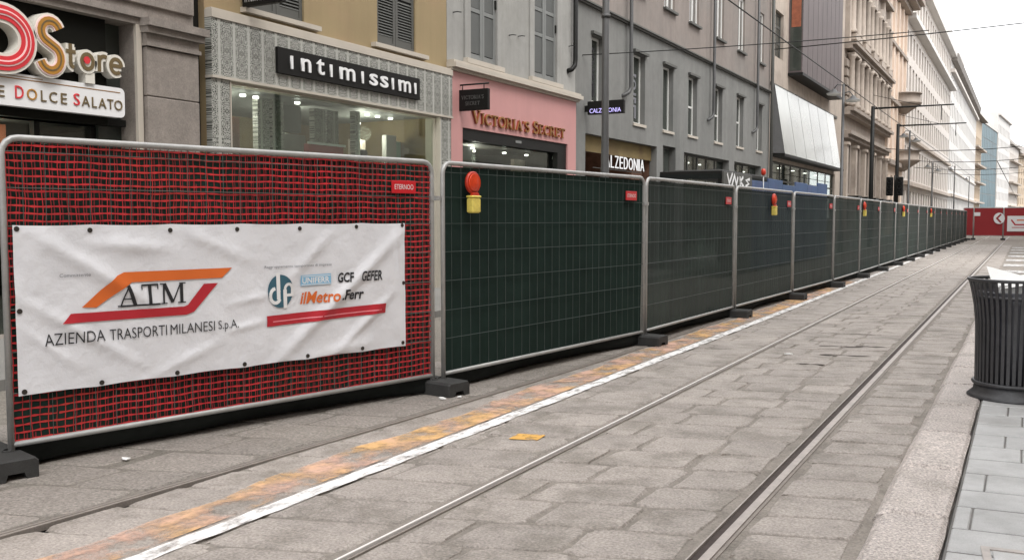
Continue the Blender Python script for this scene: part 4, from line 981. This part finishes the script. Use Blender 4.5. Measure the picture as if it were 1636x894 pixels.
# --- peach corner building with round balcony
y0 = 87.75; t = bld('peach_building', 'pale peach corner building with a rounded balcony and heavy overhanging eaves', y0)
Lc = 13.2; holes = []
for i in range(4):
    c = 1.9 + 3.1 * i
    for e, f in ((.4, 5.5), (8.2, 11.2), (13.4, 16.4), (18, 20.2)): holes.append((c - .7, c + .7, e, f))
wall(t, Lc, 22.6, holes, M['peach'], rev=.4, back=12)
for h in holes: window(t, *h, dep=.25, fm='limeband', gm='glassf', hb=(.66,), fw=.12)
for z, pr, hh in ((6.3, .5, .4), (11.9, .35, .3), (16.9, .3, .3), (21.4, .6, .4), (21.8, 1.3, .3), (22.1, 1.7, .5)): MB().box(-.1, Lc + .1, -pr, -.002, z, z + hh - .004).build('cornice', M['classd'], t)
for z in (6.9, 12.3):
    b = MB(); b.lathe([(.2, z - .9), (.9, z - .4), (1.5, z), (1.6, z + .12), (1.6, z + .2), (1.45, z + .2), (1.45, z + .95), (1.6, z + .97), (1.6, z + 1.08), (1.3, z + 1.08), (1.3, z + .2)], 24, (9.6, -.4)); b.build('round_balcony', M['classd'], t)
for i in range(5):
    u = .35 + 3.1 * i
    MB().box(u - .25, u + .25, -.2, -.002, 7, 21.3).build('pilaster', M['peach'], t)
# --- the long pale blocks beyond
def block(name, label, y0, Lc, H, rows_, nbay, wm, ww=1.4, rz=90, x=FX, cor=(), fm='limeband', gm='glassf', back=14):
    t = bld(name, label, y0, x=x, rz=rz); holes = []
    for i in range(nbay):
        c = Lc * (i + .5) / nbay
        for e, f in rows_: holes.append((c - ww / 2, c + ww / 2, e, f))
    wall(t, Lc, H, holes, M[wm], rev=.35, back=back)
    for h in holes: window(t, *h, dep=.22, fm=fm, gm=gm, fw=.14)
    for z, pr, hh, m in cor: MB().box(-.1, Lc + .1, -pr, -.002, z, z + hh - .004).build('cornice', M[m], t)
    return t
t = block('long_pale_building', 'long pale stone building with close rows of tall windows', 101.3, 61, 27, [(.5, 4.4), (5.6, 8.9), (11.0, 13.6), (14.6, 17.2), (18.2, 20.4), (23.4, 25.6)], 20, 'pale', 1.7, cor=((4.9, .5, .4, 'class'), (9.6, .4, .35, 'class'), (21.2, .9, .5, 'palew'), (26.4, .8, .5, 'palew')))
t = block('white_building', 'white building with overhanging grey eaves further down the street', 162.6, 84, 26, [(.5, 4.6), (6, 8.6), (10, 12.4), (13.8, 16.2), (17.6, 20), (21.4, 23.6)], 22, 'palew', 1.6, cor=((5.0, .6, .4, 'class'), (9.2, .3, .3, 'pale'), (24.2, .6, .5, 'pale')))
MB().loft([[(0, -.8, 26.0), (84.2, -.8, 26.0), (84.2, 14, 26.0), (0, 14, 26.0)], [(-.0, -1.0, 27.0), (84.3, -1.0, 27.0), (84.3, 14, 27), (0, 14, 27)]], cap=True).build('eaves', M['roof'], t)
MB().box(.5, 40, .4, 12, 27.002, 31.5).build('penthouse', M['palew'], t)
t = block('ochre_building', 'pale ochre building with balconies under a grey hipped roof', 247.5, 26, 26, [(.6, 4.8), (6.4, 9), (10.6, 13.2), (14.8, 17.4), (19, 21.6)], 8, 'ochre', 1.6, x=-11.8, rz=88, cor=((5.2, 1.2, .4, 'class'), (9.9, 1.4, .4, 'class'), (14.1, 1.4, .4, 'class'), (18.3, 1.4, .4, 'class')))
MB().loft([[(-1, -1.5, 26.002), (27, -1.5, 26.002), (27, 14, 26.002), (-1, 14, 26.002)], [(6, 5, 30.5), (20, 5, 30.5), (20, 8, 30.5), (6, 8, 30.5)]], cap=True).build('roof', M['roof'], t)
t = bld('glass_building', 'narrow blue-green glass tower closing the far view', 274.5, x=-10.9, rz=86)
wall(t, 40, 27, [(.4, 39.6, .5, 26.6)], M['pale'], rev=.3, back=14)
pm = MB().box(0, 3.7, 0, .05, 0, 3.5).mesh('pane', M['teal'])
for i in range(10):
    for j in range(7): link('pane', pm, t, loc=(.6 + 3.9 * i, .2, .8 + 3.7 * j))
MB().box(.4, 39.6, .256, .3, .5, 26.6).build('spandrel', M['shutter2'], t)
t = block('white_tower', 'plain white building just right of the blue-green glass tower', 316, 38, 33, [(1, 5)] + [(7 + 4 * k, 9.4 + 4 * k) for k in range(6)], 9, 'palew', 1.5, x=-8.2, rz=86, cor=((32, .6, .5, 'pale'),))
t = block('grey_roofed_building', 'last pale building at the right edge with balconies and dark roof', 356, 34, 26, [(1, 5)] + [(6.6 + 3.6 * k, 9 + 3.6 * k) for k in range(5)], 8, 'pale', 1.6, x=-5.6, rz=86, cor=((5.4, 1, .4, 'class'), (9.6, 1.4, .5, 'class'), (13.2, 1.4, .5, 'class'), (20.4, 1.4, .5, 'class')))
MB().loft([[(-1, -1, 26.002), (35, -1, 26.002), (35, 14, 26.002), (-1, 14, 26.002)], [(3, 4, 32), (31, 4, 32), (31, 10, 32), (3, 10, 32)]], cap=True).build('roof', M['roof'], t)
t = block('end_building', 'pale cornice-lined building farthest off at the right frame edge', 391, 90, 25, [(1, 5)] + [(6.6 + 3.6 * k, 9 + 3.6 * k) for k in range(5)], 18, 'ochre', 1.7, x=-3.0, rz=83, cor=((5.4, 1, .4, 'class'), (24.2, 1.4, .8, 'class')))
MB().loft([[(-1, -1, 25.002), (91, -1, 25.002), (91, 14, 25.002), (-1, 14, 25.002)], [(3, 4, 30), (88, 4, 30), (88, 10, 30), (3, 10, 30)]], cap=True).build('roof', M['roof'], t)

# the other side of the street, mirrored in the shop panes
t = block('opposite_building', 'pale stone building across the street, mirrored in the shop panes', 26.5, 46, 19, [(.6, 4.2), (6, 8.6), (10.2, 12.8), (14.4, 16.8)], 13, 'class', 1.5, rz=-90, x=7.0, cor=((5, .4, .3, 'pale'), (18.2, .8, .5, 'pale')))
t = block('opposite_building', 'second pale building across the side street, mirrored in far windows', 150, 108, 20, [(.6, 4.2), (6, 8.6), (10.2, 12.8), (14.4, 16.8)], 24, 'pale', 1.6, rz=-90, x=7.5, cor=((5, .4, .3, 'pale'), (19.2, .8, .5, 'pale')))
# ---------------------------------------------------------------- far red hoarding across the track
HY = 76.0
def hoard(label, x0, x1, rz=0):
    t = thing('red_fence', label, 'fence panel', (x0, HY, 0), rz, 'red hoarding panels closing the track'); Lp = x1 - x0
    MB().tube(frame_path(Lp, 2.32, .1), .025, 8).build('frame', M['galv'], t)
    MB().tube([(.03, 0, .30), (Lp - .03, 0, .30)], .022, 8).build('bottom_rail', M['galv'], t)
    MB().box(.05, Lp - .05, -.012, .012, .31, 2.28).build('screen', M['redhoard'], t)
    MB().cbox(-.15, .15, -.4, .4, 0, .13, .02).build('foot', M['rubber'], t)
    return t
xs_ = [-4.05, -3.36, -1.44, .75, 2.9]
labs = ['narrow red hoarding panel where the green fence ends', 'red hoarding panel with a small white notice at its top left', 'red hoarding panel with the white banner at the far end of the track', 'red hoarding panel at the right frame edge']
hp = [hoard(labs[i], xs_[i], xs_[i + 1]) for i in range(4)]
MB().box(.02, .42, -.03, -.0125, 1.72, 1.98).build('notice', M['w_ink'], hp[1])
o = thing('arrow_sign', 'round pale arrow sign pointing left on the red hoarding', 'road sign', (-1.72, HY - .05, 0), 0)
b = MB(); b.loft([[(.36 * math.cos(R(a)), y, 1.55 + .40 * math.sin(R(a))) for a in range(0, 360, 15)] for y in (-.02, .0)], cap=True); b.build('plate', M['w_ink'], o)
b = MB(); b.ribbon([(.12, 1.85), (-.14, 1.55), (.12, 1.25)], .12, -.024, -.0205); b.build('arrow', M['redhoard'], o)
o = thing('banner', 'small white banner with red strokes on the far red hoarding', 'banner', (-1.2, HY - .05, 0), 0)
MB().cbox(0, 1.85, -.02, 0, .62, 1.72, .006).build('sheet', M['w_ink'], o)
b = MB(); b.ribbon([(.25, 1.45), (.5, 1.1), (1.5, 1.1)], .10, -.024, -.0205); b.build('logo_stripe', M['r_ink'], o)
b = MB(); b.ribbon([(.6, 1.42), (1.4, 1.42), (1.6, 1.2)], .08, -.024, -.0205); b.build('logo_stripe', M['o_ink'], o)
b = MB(); b.ribbon([(.3, .9), (1.6, .9)], .05, -.024, -.0205); b.build('logo_stripe', M['r_ink'], o)

# ---------------------------------------------------------------- street furniture
t = thing('tall_pole', 'tall grey steel pole rising in front of the violet-lettered hanging sign', 'pole', (-7, 16.45, 0))
MB().lathe([(.14, 0), (.14, .6), (.10, .66), (.068, 3.2), (.062, 10)], 14, cap=True).build('shaft', M['pole'], t)
MB().lathe([(.085, 5.30), (.085, 5.36)], 14, cap=True).build('collar', M['pole'], t)
def tram_pole(label, y, H, reach):
    t = thing('tram_pole', label, 'tram pole', (-7.5, y, 0), group='overhead line poles')
    MB().lathe([(.14, 0), (.12, 3), (.10, H)], 12, cap=True).build('shaft', M['black'], t)
    MB().tube([(0, 0, H - .12), (reach, 0, H - .12)], [.055, .035], 8).build('arm', M['black'], t)
    MB().tube([(0, 0, H + .6), (reach * .6, 0, H - .08)], .015, 6).build('stay', M['black'], t)
    MB().tube([(reach * .85, 0, H - .12), (reach * .85, 0, H - .9)], .02, 6).build('insulator', M['black'], t)
    return t
tram_pole('nearer dark tram pole with a long horizontal arm over the track', 54.6, 7.62, 4.0); tram_pole('second dark tram pole with a horizontal arm further on', 66.0, 7.66, 4.0)
def street_lamp(label, x, y, H, n=2):
    t = thing('street_lamp', label, 'street lamp', (x, y, 0), group='street lamps along the pavement')
    MB().lathe([(.14, 0), (.13, .8), (.08, .9), (.06, H + .3)], 10, cap=True).build('post', M['pole'], t)
    for k in range(n):
        s = (-1, 1)[k]; dz = -.35 * k
        MB().tube([(0, 0, H + .25 + dz), (s * .28, 0, H + .3 + dz), (s * .42, 0, H + .1 + dz)], .025, 6).build('arm', M['pole'], t)
        h = MB().lathe([(.04, .22), (.10, .18), (.14, .10), (.30, .03), (.34, 0)], 16, (s * .42, 0)).build('lamp_shade', M['pole'], t, loc=(0, 0, H - .1 + dz))
        MB().lathe([(.33, 0), (.28, -.06), (.12, -.09), (.01, -.095)], 16, (s * .42, 0)).build('diffuser', M['paper'], h)
    return t
street_lamp('double street lamp in front of the ornate stone building', -7.5, 45.2, 7.35)
street_lamp('double street lamp beyond the two tram poles', -7.5, 73, 7.5); street_lamp('street lamp by the long pale building', -7.5, 92, 6.2); street_lamp('far thin street lamp by the white building', -7.5, 121, 7.3, 1)
street_lamp('farthest thin street lamp down the street', -7.5, 153, 7.3, 1)
t = thing('traffic_light', 'dark twin traffic light standing behind the fence by the peach building', 'traffic light', (-7.5, 65.0, 0))
MB().lathe([(.06, 0), (.06, 4.3)], 10, cap=True).build('post', M['black'], t)
for s in (-.3, .3):
    h = MB().cbox(s - .2, s + .2, -.18, .18, 3.0, 4.2, .04).build('signal_head', M['black'], t)
    for k in range(3): MB().lathe([(.1, 0), (.12, .03), (.12, .14)], 12).build('visor', M['rubber'], h, loc=(s, -.18, 3.2 + .36 * k)).rotation_euler = (R(90), 0, 0)
def wire(label, pts, r):
    t = MB().tube(pts, r, 6).build('overhead_wire', M['black']); return tag(t, label, 'overhead wire', 'overhead wires')
def sag(a, c, d, n=10): return [(a[0] + (c[0] - a[0]) * i / n, a[1] + (c[1] - a[1]) * i / n, a[2] + (c[2] - a[2]) * i / n - d * 4 * (i / n) * (1 - i / n)) for i in range(n + 1)]
wire('thin span wire crossing from the grey building over the street', sag((-11, 24.2, 6.1), (-2.6, 29.5, 6.9), .05), .014)
wire('long cable running along the street to the double lamp', sag((-6, 12, 6.42), (-6, 160, 6.7), .0), .016)
wire('dark cable crossing before the brown overhanging box', sag((-11, 46.2, 9.65), (7.0, 43.6, 9.72), .1), .024)
for i, (yw, zw) in enumerate(((84, 6.4), (98, 6.2), (112, 6.1), (130, 6.3))): wire(['span wire across the far street by the peach building', 'span wire across the far street by the long pale building', 'third far span wire across the street', 'farthest span wire across the street'][i], sag((-11, yw, zw + 1), (3, yw, zw + 1.2), .5), .03)
wire('tram contact wire running down the far street', [(-2.0, 78, 5.7), (-2.0, 240, 5.7)], .03)
# black flat canopy and blue hoarding behind the fence
t = thing('market_canopy', 'black flat canopy on posts behind the dark fence', 'canopy', (-9.2, 25.6, 0))
MB().loft([[(0, 0, 2.78), (1.8, 0, 2.78), (1.8, 6, 2.78), (0, 6, 2.78)], [(0, 0, 2.88), (1.8, 0, 2.88), (1.8, 6, 2.88), (0, 6, 2.88)], [(.3, .8, 2.96), (1.5, .8, 2.96), (1.5, 5.2, 2.96), (.3, 5.2, 2.96)]], cap=True).build('roof', M['black'], t)
b = MB().box(0, 1.8, -.02, -.001, 2.66, 2.80).box(1.801, 1.82, 0, 6, 2.70, 2.80); b.build('valance', M['hem'], t)
for x, y in ((.06, .06), (1.74, .06), (.06, 5.9), (1.74, 5.9)): MB().box(x - .05, x + .05, y - .05, y + .05, 0, 2.77).build('post', M['black'], t)
t = thing('blue_hoarding', 'faded blue site hoarding with white painted letters behind the fence', 'hoarding', (-7.0, 24.4, 0), R(90))
for i in range(6):
    a = 2.9 + 1.95 * i; MB().cbox(a, a + 1.93, 0, .05, .05, 2.60 + .018 * a + (.02, .10, -.06, .06, -.02, .08)[i], .008).build('board', M['blue'], t)
MB().cbox(0, 2.88, 0, .05, .05, 2.80, .008).build('board', M['shutter'], t)
b = MB()
for path in ([(.3, 2.75), (.5, 2.5), (.8, 2.78)], [(.75, 2.45), (1.0, 2.72), (1.2, 2.48), (1.35, 2.7)], [(1.55, 2.72), (1.6, 2.45)], [(1.9, 2.72), (1.6, 2.58), (1.95, 2.46)], [(2.6, 2.68), (2.2, 2.64), (2.5, 2.55), (2.15, 2.46)]): b.ribbon(path, .085, -.006, -.001)
b.build('painted_letters', M['w_ink'], t)
t = thing('site_light', 'small red and white site light above the blue hoarding', 'site light', (-7.0, 28.6, 0)); MB().tube([(0, 0, 0), (0, 0, 2.87)], .02, 6).build('post', M['galv'], t)
MB().lathe([(.04, 2.86), (.07, 2.9), (.075, 2.98), (.05, 3.05), (.01, 3.06)], 12, cap=True).build('lens', M['lens'], t)
# litter bin
t = thing('litter_bin', 'black slatted metal litter bin with flared foot on the grey slabs', 'litter bin', (-.05, 9.02, .056))
def rad(z): return .300 + .012 * z + .065 * max(0, (z - .55) / .47) ** 2
NB = 44
sl = MB(); zs = [.115, .3, .5, .65, .78, .88, .95, 1.0]
sl.loft([[(rad(z) - .0035, -.013, z), (rad(z) + .0035, -.013, z), (rad(z) + .0035, .013, z), (rad(z) - .0035, .013, z)] for z in zs], cap=True)
slm = sl.mesh('slat', M['binblack'])
for i in range(NB): link('slat', slm, t, rz=2 * math.pi * i / NB)
def ringm(r, z, tr, n=40):
    return MB().loft([[((r + tr * math.cos(q)) * math.cos(a), (r + tr * math.cos(q)) * math.sin(a), z + tr * math.sin(q)) for q in (0, .785, 1.571, 2.356, 3.142, 3.927, 4.712, 5.498)] for a in [2 * math.pi * i / n for i in range(n + 1)]], smooth=True)
ringm(rad(1.0) + .002, 1.003, .014).build('rim', M['binblack'], t); ringm(rad(.86) - .012, .86, .012).build('hoop', M['binblack'], t); ringm(rad(.13) + .012, .125, .017).build('lower_ring', M['binblack'], t)
MB().lathe([(.36, 0), (.365, .012), (.345, .03), (.315, .06), (.305, .115), (.29, .12), (.05, .125)], 36).build('foot', M['binblack'], t)
MB().lathe([(.02, .14), (.265, .14), (.282, .5), (.295, .80), (.30, .90), (.29, .905), (.28, .8), (.26, .5)], 32).build('liner', M['liner'], t)
o = thing('card_sheet', 'crumpled white card lying in the mouth of the black litter bin', 'paper', (-.05, 9.02, .056))
b = MB(); g = []
pts = [[(-.24, .05, 1.11), (.02, .22, 1.03), (.3, .28, 1.07)], [(-.20, -.05, 1.0), (.02, -.02, 1.02), (.34, .02, 1.05)], [(-.12, -.2, .93), (.05, -.24, .97), (.28, -.2, .99)]]
b.loft([[p for p in r] for r in pts], closed=False, smooth=False); b.build('sheet', M['paper'], o)
MB().loft([[(-.14, -.18, .86), (.22, -.18, .9), (.22, .16, .9), (-.14, .16, .86)], [(-.13, -.2, .96), (.24, -.19, .98), (.24, .18, .98), (-.15, .18, .96)]], cap=True).build('folded_card', M['paper'], o)
# scraps
def scrap(label, x, y, s, z=.008):
    b = MB(); rnd = random.Random(int(x * 100)); pts = [(s * (.6 + .5 * rnd.random()) * math.cos(a), s * .55 * (.6 + .5 * rnd.random()) * math.sin(a), .003 + .012 * rnd.random()) for a in [2 * math.pi * k / 7 for k in range(7)]]
    b.loft([[(p[0], p[1], 0) for p in pts], pts], cap=True); o = b.build('paper_scrap', M['paper'], loc=(x, y, z)); tag(o, label, 'litter', 'scraps of litter')
scrap('white scrap of litter lying between the rails', -2.38, 11.0, .06); scrap('white scrap by the left fence foot under the netted panel', -5.12, 4.1, .04); scrap('pale crumbs of litter at the foot between net and green panel', -4.42, 6.82, .05); scrap('tiny white crumb beside that same fence foot', -4.33, 6.95, .03)
